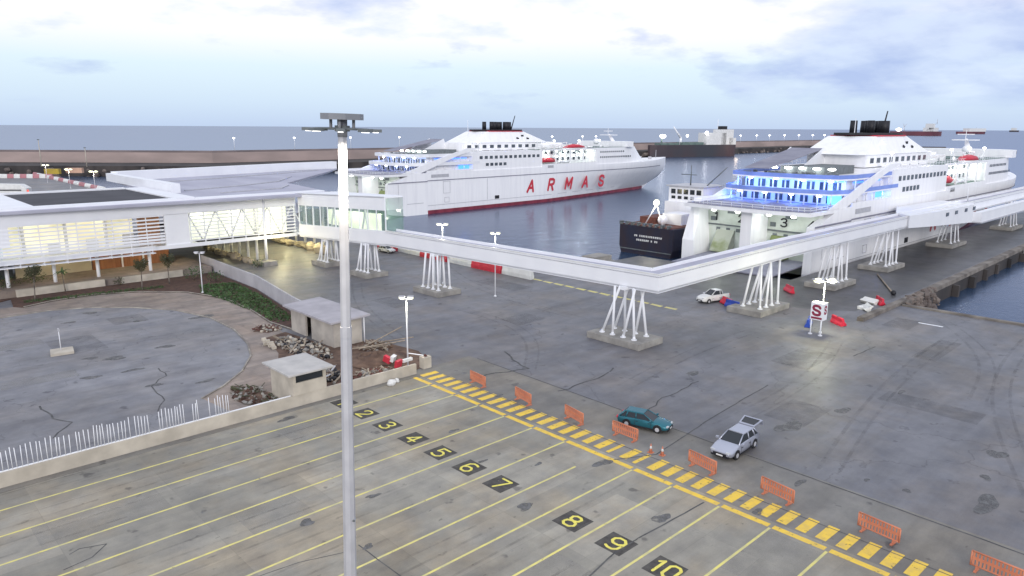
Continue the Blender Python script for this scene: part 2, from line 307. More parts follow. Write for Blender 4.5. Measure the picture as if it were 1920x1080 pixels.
M = dict(
    asphalt=ground_mat('quay_asphalt', (.180, .183, .205), None, .42, (1.08, 1.0, .90), .55, .055),
    concrete=ground_mat('parking_concrete', (.33, .32, .288), (9.0, 4.3), .45, (1.08, 1.0, .9), .75),
    pier=ground_mat('pier_asphalt', (.085, .085, .092), None, .45, (1.05, 1.02, .92), .42, .06),
    kerb=pm('stained_kerb', (.26, .235, .21), (.12, .105, .095), .35, .9, .4),
    kerblight=pm('worn_kerb', (.40, .37, .32), (.20, .18, .165), .5, .9, .3),
    midsteel=pm('dull_zinc', (.29, .30, .33), (.22, .23, .25), 1.0, .6),
    blue_lit_rail=pm('blue_lit_rail', (.24, .34, .76), (.18, .27, .66), .3, .4),  # blue terrace light painted into the rail colour
    stain=pm('oil_stain', (.155, .155, .158), (.105, .105, .108), 1.4, .6),
    apron=ground_mat('apron_concrete', (.235, .228, .215), None, .4, (1.05, 1.0, .93), .7),
    plaza=ground_mat('plaza_asphalt', (.255, .258, .282), None, .42, (1.04, 1.0, .95), .75, .08),
    path=ground_mat('paving', (.32, .275, .25), (2.0, 1.0), .25, (1.05, 1, .95), .8),
    soil=pm('garden_soil', (.10, .055, .042), (.055, .032, .026), 1.2, .95, .6),
    earth=pm('dug_earth', (.17, .11, .08), (.08, .05, .04), .7, .95, .8),
    whitep=pm('white_paint', (.84, .85, .885), (.79, .80, .84), .25, .45),
    greyp=pm('roof_membrane_grey', (.46, .46, .54), (.36, .36, .44), .12, .75, stretch=(1, .3, 1)),
    darkroof=pm('dark_roofing', (.068, .068, .08), (.05, .05, .06), .2, .85),
    hull=pm('hull_white', (.90, .90, .92), (.83, .83, .86), .5, .38, stretch=(1.3, 1.3, .12), lo=.30, hi=.55),
    red=pm('red_paint', (.62, .04, .07), (.48, .03, .05), .8, .5),
    boot=pm('hull_red', (.30, .05, .08), (.17, .03, .05), .25, .5, stretch=(1, 1, .3)),
    orange=pm('orange_plastic', (.62, .23, .13), (.50, .17, .10), 1.5, .55),
    conc=pm('concrete_block', (.34, .325, .30), (.22, .21, .20), .6, .85, .4),
    conclight=pm('rendered_wall', (.56, .51, .43), (.42, .38, .32), .5, .85, .25),
    steel=pm('galvanised_steel', (.54, .54, .57), (.46, .46, .49), 1.0, .5, metal=.2),
    darksteel=pm('dark_steel', (.16, .18, .19), (.11, .125, .13), 1.0, .6),
    black=pm('black_paint', (.022, .022, .028), (.012, .012, .016), .5, .55),
    navy=pm('navy_hull', (.020, .022, .045), (.032, .022, .03), .3, .5, stretch=(1, 1, .4)),
    yellow=pm('yellow_road_paint', (.82, .56, .07), (.64, .45, .11), 1.3, .7, lo=.3, hi=.6),
    yellowthin=pm('worn_yellow_paint', (.72, .64, .20), (.50, .47, .26), .8, .75, lo=.35, hi=.6),
    lemon=pm('numeral_paint', (.78, .70, .13), (.68, .60, .14), 2, .7),
    markblack=pm('black_road_paint', (.045, .042, .04), (.09, .085, .08), 1.5, .8),
    tar=pm('joint_sealant', (.07, .07, .075), (.12, .12, .12), .6, .9),
    glass=pm('dark_glass', (.03, .035, .045), (.02, .025, .03), .2, .08),
    window=pm('ship_window', (.10, .12, .14), (.05, .06, .08), .3, .15),
    green=pm('leaf_green', (.072, .135, .042), (.034, .070, .025), .9, .7),
    leaf2=pm('leaf_dull', (.085, .085, .045), (.045, .055, .028), .9, .7),
    bark=pm('bark', (.22, .19, .16), (.13, .11, .10), 3, .9),
    rust=pm('rust_red', (.16, .06, .045), (.09, .035, .03), .8, .8),
    wood=pm('weathered_timber', (.36, .30, .24), (.24, .20, .16), 2, .85),
    tyre=pm('tyre_rubber', (.02, .02, .02), None, 2, .9),
    teal=pm('teal_car_paint', (.030, .155, .20), (.026, .14, .185), .6, .25, metal=.35),
    silver=pm('silver_car_paint', (.46, .48, .56), (.43, .45, .53), .6, .28, metal=.5),
    carwhite=pm('white_car_paint', (.75, .75, .74), None, .6, .3),
    blueplastic=pm('blue_plastic', (.03, .08, .45), (.02, .05, .30), 1, .4),
    redplastic=pm('red_plastic', (.70, .03, .06), (.5, .02, .05), 1, .4),
    brown=pm('timber_panel', (.34, .15, .07), (.24, .10, .05), .8, .6, stretch=(3, 3, .3)),
    beige=pm('beige_wall', (.62, .55, .40), (.55, .48, .34), .4, .8),
    crown=pm('breakwater_wall', (.42, .33, .31), (.31, .25, .235), .03, .9, stretch=(1, 1, 3)),
    crowndk=pm('breakwater_parapet', (.23, .19, .19), (.16, .135, .14), .05, .9),
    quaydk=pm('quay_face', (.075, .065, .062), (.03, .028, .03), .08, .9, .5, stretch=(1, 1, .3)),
    rock=pm('armour_rock', (.20, .165, .145), (.11, .09, .085), .2, .95, .5),
    stone=pm('beige_stone', (.42, .36, .27), (.28, .24, .19), .8, .9, .4),
    shipgrey=pm('tanker_hull', (.055, .058, .07), (.085, .05, .055), .02, .6),
    shipred=pm('far_hull_red', (.20, .07, .09), (.13, .05, .07), .02, .6),
    deckgreen=pm('deck_green', (.16, .22, .20), (.10, .15, .14), .2, .7),
    deckgrey=pm('deck_grey', (.28, .28, .34), (.20, .20, .26), .2, .7),
    algae=pm('weathered_ramp', (.40, .42, .36), (.20, .24, .10), .18, .8, lo=.42, hi=.58),
    lampw=glow('lamp_white', (1, 1, .96), 30), lampwarm=glow('lamp_warm', (1, 1, .66), 1.6), lampfar=glow('lamp_far', (1, .97, .93), 10), flood=glow('flood_lens', (1, .98, .94), 4),
    blueglow=glow('blue_light', (.06, .22, 1.0), 2.2), cyanglow=glow('cyan_light', (.15, .75, 1.0), 1.5), shipglow=glow('ship_deck_light', (.95, 1, .95), 14), tail=glow('tail_lamp', (1, .1, .05), 1.0),
)
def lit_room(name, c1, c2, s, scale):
    return pm(name, c1, c2, scale, .8, emit=s, lo=.38, hi=.6)  # walls given their own glow to look lit from inside
def wear(m, lo=.36, hi=.44, scale=2.2, seed=0.0, top=1.0):
    """flaked road paint: the ground shows through in patches"""
    t = m.node_tree; p = t.nodes['Principled BSDF']; c = t.nodes.new('ShaderNodeTexCoord'); mp = t.nodes.new('ShaderNodeMapping'); mp.inputs['Location'].default_value = (seed, seed*2, 0)
    n = t.nodes.new('ShaderNodeTexNoise'); n.inputs['Scale'].default_value = scale; n.inputs['Detail'].default_value = 9; n.inputs['Roughness'].default_value = .72
    r = t.nodes.new('ShaderNodeMapRange'); r.inputs[1].default_value = lo; r.inputs[2].default_value = hi; r.inputs[4].default_value = top
    t.links.new(c.outputs['Object'], mp.inputs[0]); t.links.new(mp.outputs[0], n.inputs['Vector']); t.links.new(n.outputs[0], r.inputs[0]); t.links.new(r.outputs[0], p.inputs['Alpha'])
wear(M['yellowthin'], .26, .40, 1.6, 3); wear(M['yellow'], .33, .42, 1.8, 7); wear(M['lemon'], .33, .42, 2.5, 1); wear(M['markblack'], .30, .42, 1.6, 5); wear(M['stain'], .34, .56, .9, 2); wear(M['tar'], .32, .46, .8, 9)
M['track'] = pm('tyre_marks', (.05, .05, .055), None, 1, .8); M['patch'] = pm('repair_asphalt', (.09, .09, .098), (.13, .13, .135), .8, .85, .4); M['patchlight'] = pm('repair_concrete', (.40, .39, .37), (.33, .32, .30), .8, .85)
wear(M['track'], .40, .70, .5, 4, .24); wear(M['patch'], .30, .60, .6, 6, .22); wear(M['patchlight'], .30, .60, .6, 8, .32)
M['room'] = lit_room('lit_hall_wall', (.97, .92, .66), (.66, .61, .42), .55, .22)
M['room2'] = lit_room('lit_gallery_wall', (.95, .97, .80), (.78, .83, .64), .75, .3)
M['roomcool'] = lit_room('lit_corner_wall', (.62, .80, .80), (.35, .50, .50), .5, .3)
M['greenglass'] = pm('green_glass', (.24, .38, .34), (.20, .32, .29), .2, .06, alpha=.24)
# water
wm = bpy.data.materials.new('sea_water'); wm.use_nodes = True; t = wm.node_tree; p = t.nodes['Principled BSDF']
t.nodes.remove(p)
tcn = t.nodes.new('ShaderNodeTexCoord'); b_ = None
for sc_, st_ in ((.8, .10), (.14, .16)):
    mp = t.nodes.new('ShaderNodeMapping'); mp.inputs['Rotation'].default_value = (0, 0, .7); mp.inputs['Scale'].default_value = (1, 1.8, 1); t.links.new(tcn.outputs['Object'], mp.inputs[0])
    n = t.nodes.new('ShaderNodeTexNoise'); n.inputs['Scale'].default_value = sc_; n.inputs['Detail'].default_value = 2; t.links.new(mp.outputs[0], n.inputs['Vector'])
    bb = t.nodes.new('ShaderNodeBump'); bb.inputs['Strength'].default_value = st_; bb.inputs['Distance'].default_value = .5; t.links.new(n.outputs[0], bb.inputs['Height'])
    if b_: t.links.new(b_.outputs[0], bb.inputs['Normal'])
    b_ = bb
df = t.nodes.new('ShaderNodeBsdfDiffuse'); df.inputs[0].default_value = (.022, .048, .095, 1)
gl = t.nodes.new('ShaderNodeBsdfGlossy'); gl.inputs[0].default_value = (.84, .88, 1.0, 1); gl.inputs['Roughness'].default_value = .20
fr_ = t.nodes.new('ShaderNodeFresnel'); fr_.inputs[0].default_value = 1.26; mn = t.nodes.new('ShaderNodeMath'); mn.operation = 'MINIMUM'; mn.inputs[1].default_value = .52   # wave slopes keep the sea from mirroring fully
mx = t.nodes.new('ShaderNodeMixShader')
for q in (df, gl, fr_): t.links.new(b_.outputs[0], q.inputs['Normal'])
t.links.new(fr_.outputs[0], mn.inputs[0]); t.links.new(mn.outputs[0], mx.inputs[0]); t.links.new(df.outputs[0], mx.inputs[1]); t.links.new(gl.outputs[0], mx.inputs[2])
t.links.new(mx.outputs[0], t.nodes['Material Output'].inputs[0]); M['water'] = wm

# ---------------------------------------------------------------- setting: sea, quays, paving
SEA = -3.0
mb = MB(); n = 96; rr = [0, 300, 1200, 5000, 20000, 90000]
pts = [[(r*math.cos(2*math.pi*i/n), r*math.sin(2*math.pi*i/n), SEA) for i in range(n)] for r in rr[1:]]
mb.v = [q for r in pts for q in r]; mb.f = [list(range(n))]; mb.sm = [False]
for j in range(len(pts)-1):
    for i in range(n): k = (i+1) % n; mb.f.append([j*n+i, j*n+k, (j+1)*n+k, (j+1)*n+i]); mb.sm.append(False)
struct(mb, 'sea', M['water'])
quay = [(-220, -160), (135, -160), (135, 42.6), (420, 47), (420, 66.0), (141, 66.0), (141, 104), (121, 104), (121, 221), (137, 223), (137, 246), (98, 262), (98, 532), (-220, 560)]
struct(MB().prism(quay, -9, 0), 'quay_pavement', M['asphalt'])
struct(MB().prism([(-200, -140), (59.6, -140), (60.2, 71.6), (-200, 71.6)], -.05, .004), 'apron_pavement', M['apron'])
struct(MB().sheet([(-199, -139), (50.4, -139), (50.4, 71.4), (-199, 71.4)], .008), 'parking_pavement', M['concrete'])
struct(MB().sheet([(124, 46.4), (150, 45.0), (420, 49), (420, 65.9), (141, 65.9), (140.9, 103.9), (118, 103.9), (119, 70), (117, 62), (120, 52)], .006), 'pier_pavement', M['pier'])
# round plaza, ring path, garden bed
ctr = Vector((2.0, 108.0)); 
circ = [at(*q) for q in ((-260, 640), (-120, 612), (0, 597), (90, 583), (170, 577), (250, 577), (330, 582), (395, 596), (440, 618), (466, 645), (472, 668), (455, 697), (420, 725), (380, 748))]
circ += [Vector((29, 71.7, 0)), Vector((-60, 71.7, 0)), Vector((-60, 150, 0))]
struct(MB().sheet(circ, .010), 'plaza_pavement', M['plaza'])
k = MB()
for a, b in zip(circ[:13], circ[1:14]): k.wall((a.x, a.y), (b.x, b.y), 0, .14, 0, .14, -.20)
struct(k, 'plaza_kerb', M['kerblight'])
ring = [at(*q) for q in ((-260, 600), (-100, 590), (25, 576), (45, 577), (100, 565), (180, 553), (260, 548), (350, 549), (420, 560), (470, 582), (505, 605), (540, 630), (560, 660))]
ring += [Vector((50, 77, 0)), Vector((47, 71.8, 0)), Vector((-62, 71.8, 0)), Vector((-62, 152, 0))]
struct(MB().sheet(ring, .006), 'ring_path', M['path'])
bed = [at(*q) for q in ((-30, 575), (20, 562), (25, 576), (45, 577), (100, 565), (180, 553), (260, 548), (350, 549), (420, 560), (470, 582), (505, 605), (545, 618))]
bed += [Vector((53.5, 108, 0)), Vector((57.0, 130, 0)), Vector((57.5, 151, 0)), Vector((20, 151.5, 0))]
struct(MB().prism([(q.x, q.y) for q in bed], -.05, .12), 'garden_ground', M['soil'])
k = MB()
for a, b in zip(bed[3:11], bed[4:12]): k.wall((a.x, a.y), (b.x, b.y), 0, .20, 0, .20, .18)
struct(k, 'garden_kerb', M['kerblight'])
struct(MB().box(18, 57.5, 152, 170, -.05, 1.25), 'forecourt_pavement', M['path'])
# road markings
LANES = [66.1, 61.6, 57.3, 53.1, 48.9, 44.4, 40.1, 36.2, 32.0, 27.4, 23.0, 18.6, 14.2, 9.9, 5.6, 1.3]
k = MB()
for y in LANES:
    k.sheet([(-90, y-.10), (46.2 if abs(y-40.1) < .1 else 49.4, y-.10), (46.2 if abs(y-40.1) < .1 else 49.4, y+.10), (-90, y+.10)], .013)
struct(k, 'lane_marking', M['yellowthin'])
k = MB(); ys = [70.2]+[y for y in LANES if y != 40.1]
for a, b in zip(ys, ys[1:]): k.sheet([(49.40, b+.22), (49.98, b+.22), (49.98, a-.12), (49.40, a-.12)], .0135)
struct(k, 'lane_end_marking', M['yellow'])
k = MB(); y = 69.8
while y > -6:
    w = .85 if not (40.0 < y < 41.3 or 36.5 < y < 37.7) else .42
    j = random.uniform(-.05, .05)
    k.sheet([(50.65+j, y-w+.04), (53.1+j, y-w-.02), (53.12+j, y), (50.68+j, y+.02)], .013); y -= 1.555
struct(k, 'crossing_marking', M['yellow'])
# tar-filled joints and cracks
k = MB()
def ribbon(pts, w, z=.016):
    for a, b in zip(pts, pts[1:]):
        d = Vector((b[0]-a[0], b[1]-a[1])); 
        if d.length < 1e-4: continue
        d.normalize(); nn = Vector((-d.y, d.x))*w/2
        k.sheet([(a[0]-nn.x, a[1]-nn.y), (b[0]-nn.x, b[1]-nn.y), (b[0]+nn.x, b[1]+nn.y), (a[0]+nn.x, a[1]+nn.y)], z)
def wob(pts, amp, step=1.2):
    out = []
    for a, b in zip(pts, pts[1:]):
        a = Vector(a[:2]); b = Vector(b[:2]); m_ = max(1, int((b-a).length/step)); nn = Vector((-(b-a).y, (b-a).x)).normalized()
        for i in range(m_): out.append(a.lerp(b, i/m_)+nn*random.uniform(-amp, amp))
    out.append(Vector(pts[-1][:2])); return out
ribbon(wob([(60.3, 70), (59.2, -20)], .03), .16)
ribbon(wob([at(1150, 862), at(1230, 852), at(1340, 780), at(1440, 722)], .05), .14)
ribbon(wob([at(1100, 1085), at(1160, 1030), at(1320, 942)], .03), .14)
ribbon(wob([at(940, 660), at(990, 690), at(930, 700), at(880, 712)], .5), .28)
ribbon(wob([at(1190, 800), at(1240, 745), at(1310, 715)], .4), .16)
ribbon(wob([at(1050, 735), at(1110, 715), at(1150, 690)], .4), .22)
ribbon(wob([at(430, 1100), at(560, 1055), at(650, 1035)], .02), .07)
ribbon(wob([at(672, 1022), at(770, 1095)], .02), .10)
ribbon(wob([at(120, 1070), at(175, 1045), at(200, 1020), at(150, 1030), at(130, 1040)], .15), .10)
ribbon(wob([at(72, 762), at(100, 785), at(132, 792), at(100, 822)], .2), .20)
ribbon(wob([at(300, 690), at(310, 705), at(280, 725), at(312, 750), at(296, 772)], .25), .16)
ribbon(wob([at(1640, 650), at(1600, 668)], .1), .2); ribbon(wob([(52.95, 68), (52.7, 2)], .03), .09)
struct(k, 'pavement_joint', M['tar'])
# faint yellow strip and white dashes on the quay
k = MB()
for i in range(14):
    y0 = 107.5-i*2.9; k.sheet([(102.2+random.uniform(-.2, .2), y0-2.3), (103.1, y0-2.3), (103.1, y0), (102.3, y0)], .012)
struct(k, 'faded_road_marking', M['yellowthin'])
k = MB(); a, b = at(1722, 605), at(1768, 613); ribbon([a, b], .5, .012); struct(k, 'white_road_marking', M['whitep'])
# quay kerbs along the two water edges
k = MB()
k.wall((135.0, 42.6), (420, 47.0), 0, .28, 0, .28, 1.5); k.wall((134.0, -160), (134.0, 42.4), 0, .28, 0, .28, -.9)
k.box(118, 137.5, 42.7, 43.7, 0, .62); k.wall((135.2, 42.5), (420, 46.9), -.5, .1, -.5, .1, .3)
struct(k, 'quay_kerb', M['kerb'])
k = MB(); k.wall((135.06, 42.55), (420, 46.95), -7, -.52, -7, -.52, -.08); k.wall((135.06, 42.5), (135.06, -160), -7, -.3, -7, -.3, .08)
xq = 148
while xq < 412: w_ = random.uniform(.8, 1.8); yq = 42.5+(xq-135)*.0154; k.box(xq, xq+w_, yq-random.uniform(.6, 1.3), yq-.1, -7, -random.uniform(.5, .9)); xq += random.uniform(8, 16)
tag(k.build('quay_wall', M['quaydk']), 'dark quay face under the pier edge above the right basin', 'quay wall')  # dark slab colours in the shaded recess below the kerb
k = MB(); random.seed(21)
for px, py, r_ in ((1870, 852, 1.3), (1848, 895, .7), (1850, 945, 1.5), (1500, 905, .6), (1130, 868, .9), (985, 950, .8), (540, 785, .9), (1240, 972, 1.0), (575, 980, .8), (345, 826, .7), (690, 1025, .5), (935, 742, .5), (870, 700, .4), (850, 808, .6), (1700, 920, .5), (1625, 900, .4), (170, 672, 1.0), (310, 650, 1.1), (215, 672, 1.4), (250, 694, 1.0), (170, 708, 1.1), (290, 722, 1.0), (385, 715, .9), (130, 605, 1.0), (262, 602, .9), (380, 594, 1.8), (170, 587, 1.3), (450, 790, .5), (650, 845, .4), (1010, 870, .4), (1580, 770, 1.2), (1690, 735, .6), (1300, 700, .9), (1480, 800, 1.8), (1420, 960, .7), (700, 930, .5), (905, 865, .4)):
    c_ = at(px, py); pts = []; n_ = 22; st_ = random.uniform(1.2, 2.0); p1_, p2_ = random.uniform(0, 6), random.uniform(0, 6)
    for i in range(n_): a = 2*math.pi*i/n_; q = r_*.8*(1+.22*math.sin(2*a+p1_)+.16*math.sin(3*a+p2_)+random.uniform(-.07, .07)); pts.append((c_.x+q*st_*math.cos(a)*.8, c_.y+q*math.sin(a)*.7))
    k.sheet(pts, .0175)
struct(k, 'oil_stain', M['stain'])
k = MB()
def arc(p0, p1, bow, n=14):
    a, b = Vector(p0), Vector(p1); nn = Vector((-(b-a).y, (b-a).x)).normalized()
    return [a.lerp(b, i/n)+nn*bow*math.sin(math.pi*i/n) for i in range(n+1)]
for p0, p1, bow in (((62, 24), (118, 30), 1.5), ((64, 36), (104, 41), -2), ((70, 10), (126, 22), 3), ((66, 50), (100, 52), 1), ((86, 74), (100, 128), 4), ((62, 62), (76, 92), -5), ((92, 20), (128, 34), -3), ((58, 84), (74, 122), 2)):
    for off in (-.85, .85):
        q = arc(p0, p1, bow); d = (Vector(p1)-Vector(p0)).normalized(); sh_ = Vector((-d.y, d.x))*off
        ribbon([u+sh_ for u in q], random.uniform(.22, .4), .0145)
for i in range(14):
    y = LANES[i % 12]+2.1+random.uniform(-.3, .3); x0 = random.uniform(-10, 30)
    for off in (-.8, .8): ribbon([(x0, y+off), (x0+random.uniform(12, 26), y+off+random.uniform(-.4, .4))], .24, .0145)
struct(k, 'tyre_mark', M['track'])
k = MB()
for x, y, w_, h_ in ((70, 30, 7, 4.5), (88, 38, 9, 5), (104, 28, 12, 3), (76, 78, 6, 5), (92, 96, 5, 12), (118, 36, 7, 4), (96, 8, 10, 7), (68, 100, 4, 8), (84, 18, 4, 10), (112, 14, 8, 5), (20, 108, 6, 9), (30, 120, 5, 5)):
    k.sheet([(x, y), (x+w_, y+.1), (x+w_, y+h_), (x+.1, y+h_)], .0118)
struct(k, 'repair_patch', M['patch'])
k = MB()
for x, y, w_, h_ in ((14, 36, 6, 4.2), (26, 27.5, 9, 4.4), (8, 57.4, 9, 4.1), (30, 61.8, 5, 4.2), (20, 49, 5, 4), (42, 18.7, 7, 4.2), (34, 10, 6, 4.3), (5, 44.6, 6, 4.1), (12, 98, 8, 3), (8, 116, 12, 3)):
    k.sheet([(x, y), (x+w_, y), (x+w_, y+h_), (x, y+h_)], .0118)
struct(k, 'pale_patch', M['patchlight'])
# painted numbers
PLATES = [(68.0, '1'), (63.8, '2'), (59.5, '3'), (55.0, '4'), (50.7, '5'), (46.5, '6'), (42.3, '7'), (34.0, '8'), (29.7, '9'), (25.4, '10'), (21.0, '11')]
for y, s in PLATES:
    o = thing('painted_number', 'black square painted on the concrete with the yellow lane number %s' % s, 'lane number', (39.0, y, .013), 0, 'lane numbers on the parking lot')
    MB().sheet([(-1.15, -1.18, 0), (1.15, -1.18, 0), (1.15, 1.18, 0), (-1.15, 1.18, 0)]).build('panel', M['markblack'], o)
    strokes('numeral', s, 1.8, .23, M['lemon'], o, (0, 0, .0), (0, -1, 0), (1, 0, 0), .004, 0, 1.0 if len(s) == 1 else .85, .62)

# ---------------------------------------------------------------- breakwater
bw = [(-330, 1010), (-60, 778), (97.7, 631.7), (208.5, 532), (363.5, 529), (700, 556), (960, 549), (1240, 545), (1430, 545)]
BWK = [1, 1, 1, 1, 1, .85, .7, .6, .6]
def extr(pts, prof, ks=None):
    """prof: closed list of (offset towards the camera, z)"""
    m = MB(); rings = []
    for i, q in enumerate(pts):
        a = Vector(pts[max(0, i-1)]); b = Vector(pts[min(len(pts)-1, i+1)]); d = (b-a).normalized(); nn = Vector((d.y, -d.x))
        rings.append([(q[0]+nn.x*o_*(ks[i] if ks and o_ > 20 else 1), q[1]+nn.y*o_*(ks[i] if ks and o_ > 20 else 1), z) for o_, z in prof])
    return m.loft(rings, True, False)
bwo = thing('breakwater', 'long harbour breakwater with pinkish crown wall across the horizon', 'breakwater', (363, 529, 0))
o3 = (363, 529, 0)
extr(bw, [(0, 3.9), (0, 11.2), (-6, 11.2), (-6, 3.9)]).build('crown_wall', M['crown'], bwo, o3)
extr(bw, [(-.5, 11.25), (-.5, 12.6), (-2, 12.6), (-2, 11.25)]).build('parapet', M['crowndk'], bwo, o3)
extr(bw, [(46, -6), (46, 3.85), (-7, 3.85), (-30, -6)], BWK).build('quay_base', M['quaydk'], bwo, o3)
k = MB()
for i in range(260):
    s = random.random()*(len(bw)-2)+.9; j = int(s); f_ = s-j
    if j >= len(bw)-1: continue
    a, b = Vector(bw[j]), Vector(bw[j+1]); q = a.lerp(b, f_); d = (b-a).normalized(); q += Vector((d.y, -d.x))*random.uniform(45, 50)*(BWK[j]*(1-f_)+BWK[j+1]*f_)
    k.rock((q.x, q.y, random.uniform(-4, 2.0)), random.uniform(1.2, 2.6))
tag(k.build('armour_rocks', M['rock'], bwo, o3), kind='stuff')
def bw_top(px): 
    T = [(0, 281), (400, 283), (740, 277), (1230, 270), (1560, 264), (1700, 262)]
    for a, b in zip(T, T[1:]):
        if px <= b[0]: return a[1]+(b[1]-a[1])*(px-a[0])/(b[0]-a[0])
    return 262
proto = None
HEADS = [(440, 265, 'above the far left of the breakwater'), (553, 262, 'left of the floodlight mast'), (658, 260, 'just right of the floodlight mast'), (749, 262, 'above the left stern of the white ferry'),
         (1035, 257, 'behind the funnel'), (1092, 255, 'behind the red lifeboat'), (1117, 258, 'right of the red lifeboat'), (1388, 254, 'beside the tanker stern'), (1418, 254, 'second right of the tanker'), (1442, 252, 'third right of the tanker'),
         (1470, 253, 'fourth right of the tanker'), (1497, 253, 'fifth right of the tanker'), (1523, 252, 'sixth right of the tanker'), (1545, 252, 'seventh right of the tanker'), (1568, 252, 'eighth right of the tanker'), (1587, 251, 'nearest the black funnel')]
for px, py, where in HEADS:
    g_ = at(px, bw_top(px), 12.6)
    if proto is None:
        proto = thing('breakwater_lamp', 'small white lamp post on the breakwater '+where, 'lamp post', (g_.x, g_.y, 12.5), 0, 'lamp posts along the breakwater')
        MB().tube((0, 0, 0), (0, 0, 8.5), .16, .10, 6).build('post', M['whitep'], proto)
        MB().ball((0, 0, 8.9), .75, 8, 6, (1, 1, .6)).build('lamp_head', M['lampfar'], proto)
    else:
        o = dup(proto, (g_.x, g_.y, 12.5), None, 'small white lamp post on the breakwater '+where)
        s = max(1.0, g_.length/650); o.scale = (s, s, 1)

# ---------------------------------------------------------------- terminal building
T0 = (30, 154, 0)
tb = thing('terminal_building', 'white ferry terminal on columns with lit louvred front and flat roof', 'terminal', T0)
def tp(m, name, mat, par=None, bev=0): return m.build(name, mat, par or tb, T0, bev)
tp(MB().box(-25, 78, 154, 190, 5.7, 6.2), 'floor_slab', M['whitep'])
tp(MB().prism([(-25, 154.3), (86, 150.3), (92, 185), (125, 222), (138, 238), (60, 222), (56, 190), (-25, 190)], 14.6, 15.1), 'roof', M['greyp'])
rf = MB(); rf.box(-25, 53.5, 154.4, 156.6, 15.1, 15.5).box(52.8, 57.0, 156.7, 190, 15.1, 15.45).box(-25, 52.7, 188.5, 190, 15.1, 15.6).box(-25, 28.5, 156.7, 188.4, 15.1, 15.3).box(57.1, 86, 154.4, 157, 15.1, 15.35)
tp(rf, 'roof_edge', M['whitep'])
tp(MB().box(28.6, 52.6, 156.7, 188.3, 15.12, 15.26), 'roof_covering', M['darkroof'])
up = MB(); up.box(57.6, 59.6, 172, 222, 15.1, 17.2)
up.prism([(60, 219.5), (122, 235.5), (138, 238), (137.5, 240.5), (121, 238.5), (59, 222.5)], 15.1, 17.6)
tp(up, 'roof_upstand', M['whitep'])
sh = MB()
for i in range(5): sh.obox((60.6, 186+i*6.5, 15.7), (1.6, 1.4, 1.2))
tp(sh, 'roof_vent', M['whitep'])
ri = MB()
for q in ([(62, 176), (78, 182), (92, 190), (104, 206)], [(60, 205), (84, 212), (108, 222), (126, 230)], [(66, 165), (82, 168), (88, 176)]):
    for a, b in zip(q, q[1:]): ri.wall(a, b, 15.12, 15.36, 15.12, 15.36, .35)
tp(ri, 'roof_cable_tray', M['steel'])
tp(MB().wall((-25, 154.0), (78, 153.6), 12.5, 15.35, 12.5, 15.35, .3), 'fascia', M['whitep'])
tp(MB().wall((49.6, 153.95), (54.4, 153.92), 6.0, 12.5, 6.0, 12.5, .3), 'front_panel', M['whitep'])
tp(MB().wall((-25, 154.0), (23.3, 153.95), 8.6, 12.5, 8.6, 12.5, .3), 'front_panel', M['whitep'])
tp(MB().wall((-25, 153.9), (78, 153.6), 5.5, 6.25, 5.5, 6.25, .3), 'floor_edge', M['whitep'])
lv = MB(); z = 6.75
while z < 12.4:
    lv.wall((-25, 153.95), (49.5, 153.85), z, z+(.42 if z < 8.4 else .30), z, z+(.42 if z < 8.4 else .30), .16); z += .62 if z < 8.4 else .72
tp(lv, 'louvre', M['whitep'])
lv = MB(); z = 6.6
while z < 12.4: lv.wall((54.5, 153.9), (78, 153.6), z, z+.24, z, z+.24, .12); z += .72
tp(lv, 'louvre', M['whitep'])
fr = MB()
for i in range(25):
    x = -24+i*3.05
    if x < 49: fr.box(x, x+.16, 154.15, 154.35, 6.2, 12.5)
tp(fr, 'frame', M['whitep']); fr = MB()
for i in range(9):
    x = 54.6+i*2.9; fr.box(x, x+.18, 154.0, 154.25, 6.2, 12.5)
    fr.tube((x, 155.2, 6.3 if i % 2 else 12.4), (x+2.9, 155.2, 12.4 if i % 2 else 6.3), .16, .16, 6)
tp(fr, 'truss', M['whitep'])
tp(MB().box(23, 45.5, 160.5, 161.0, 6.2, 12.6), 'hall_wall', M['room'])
tp(MB().box(45.5, 49.6, 157.0, 157.4, 6.2, 12.6), 'hall_wall', pm('glowing_copper_panel', (.38, .18, .08), (.22, .10, .05), .8, .6, emit=.25))  # panel given a faint glow in place of hall light
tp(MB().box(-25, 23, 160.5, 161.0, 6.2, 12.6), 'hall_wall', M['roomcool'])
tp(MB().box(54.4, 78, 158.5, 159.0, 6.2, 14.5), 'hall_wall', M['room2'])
tp(MB().box(-25, 78, 154.5, 161, 12.6, 12.8), 'hall_ceiling', M['whitep'])
fx = MB()
for x in (30, 36.5, 43): tp(MB().box(x, x+2.0, 158.6, 159.4, 6.3, 8.0+(x % 3)*.6), 'hall_counter', M['carwhite'])
for x in (26, 33, 40): fx.box(x, x+.5, 159.4, 160.2, 6.3, 12.5)
fx.each('hall_pillar', M['carwhite'], tb, T0)
led = MB()
for zz in (5.1, 6.5, 7.3): led.wall((-25, 152.4), (47, 152.3), zz, zz+.16, zz, zz+.16, .16)
for i in range(20): x = -24+i*3.7; led.box(x, x+.12, 152.2, 152.36, 5.0, 7.4); led.box(x, x+.2, 152.4, 154.0, 5.1, 5.3)
tp(led, 'front_walkway_rail', M['whitep'])
tp(MB().box(-25, 47, 152.5, 153.9, 5.15, 5.25), 'front_walkway', M['steel'])
for x in (6.5, 14.5, 22.4, 29.8, 37.1, 46.6): tp(MB().tube((x, 155.5, 0), (x, 155.5, 5.7), .33, .33, 10), 'column', M['whitep'])
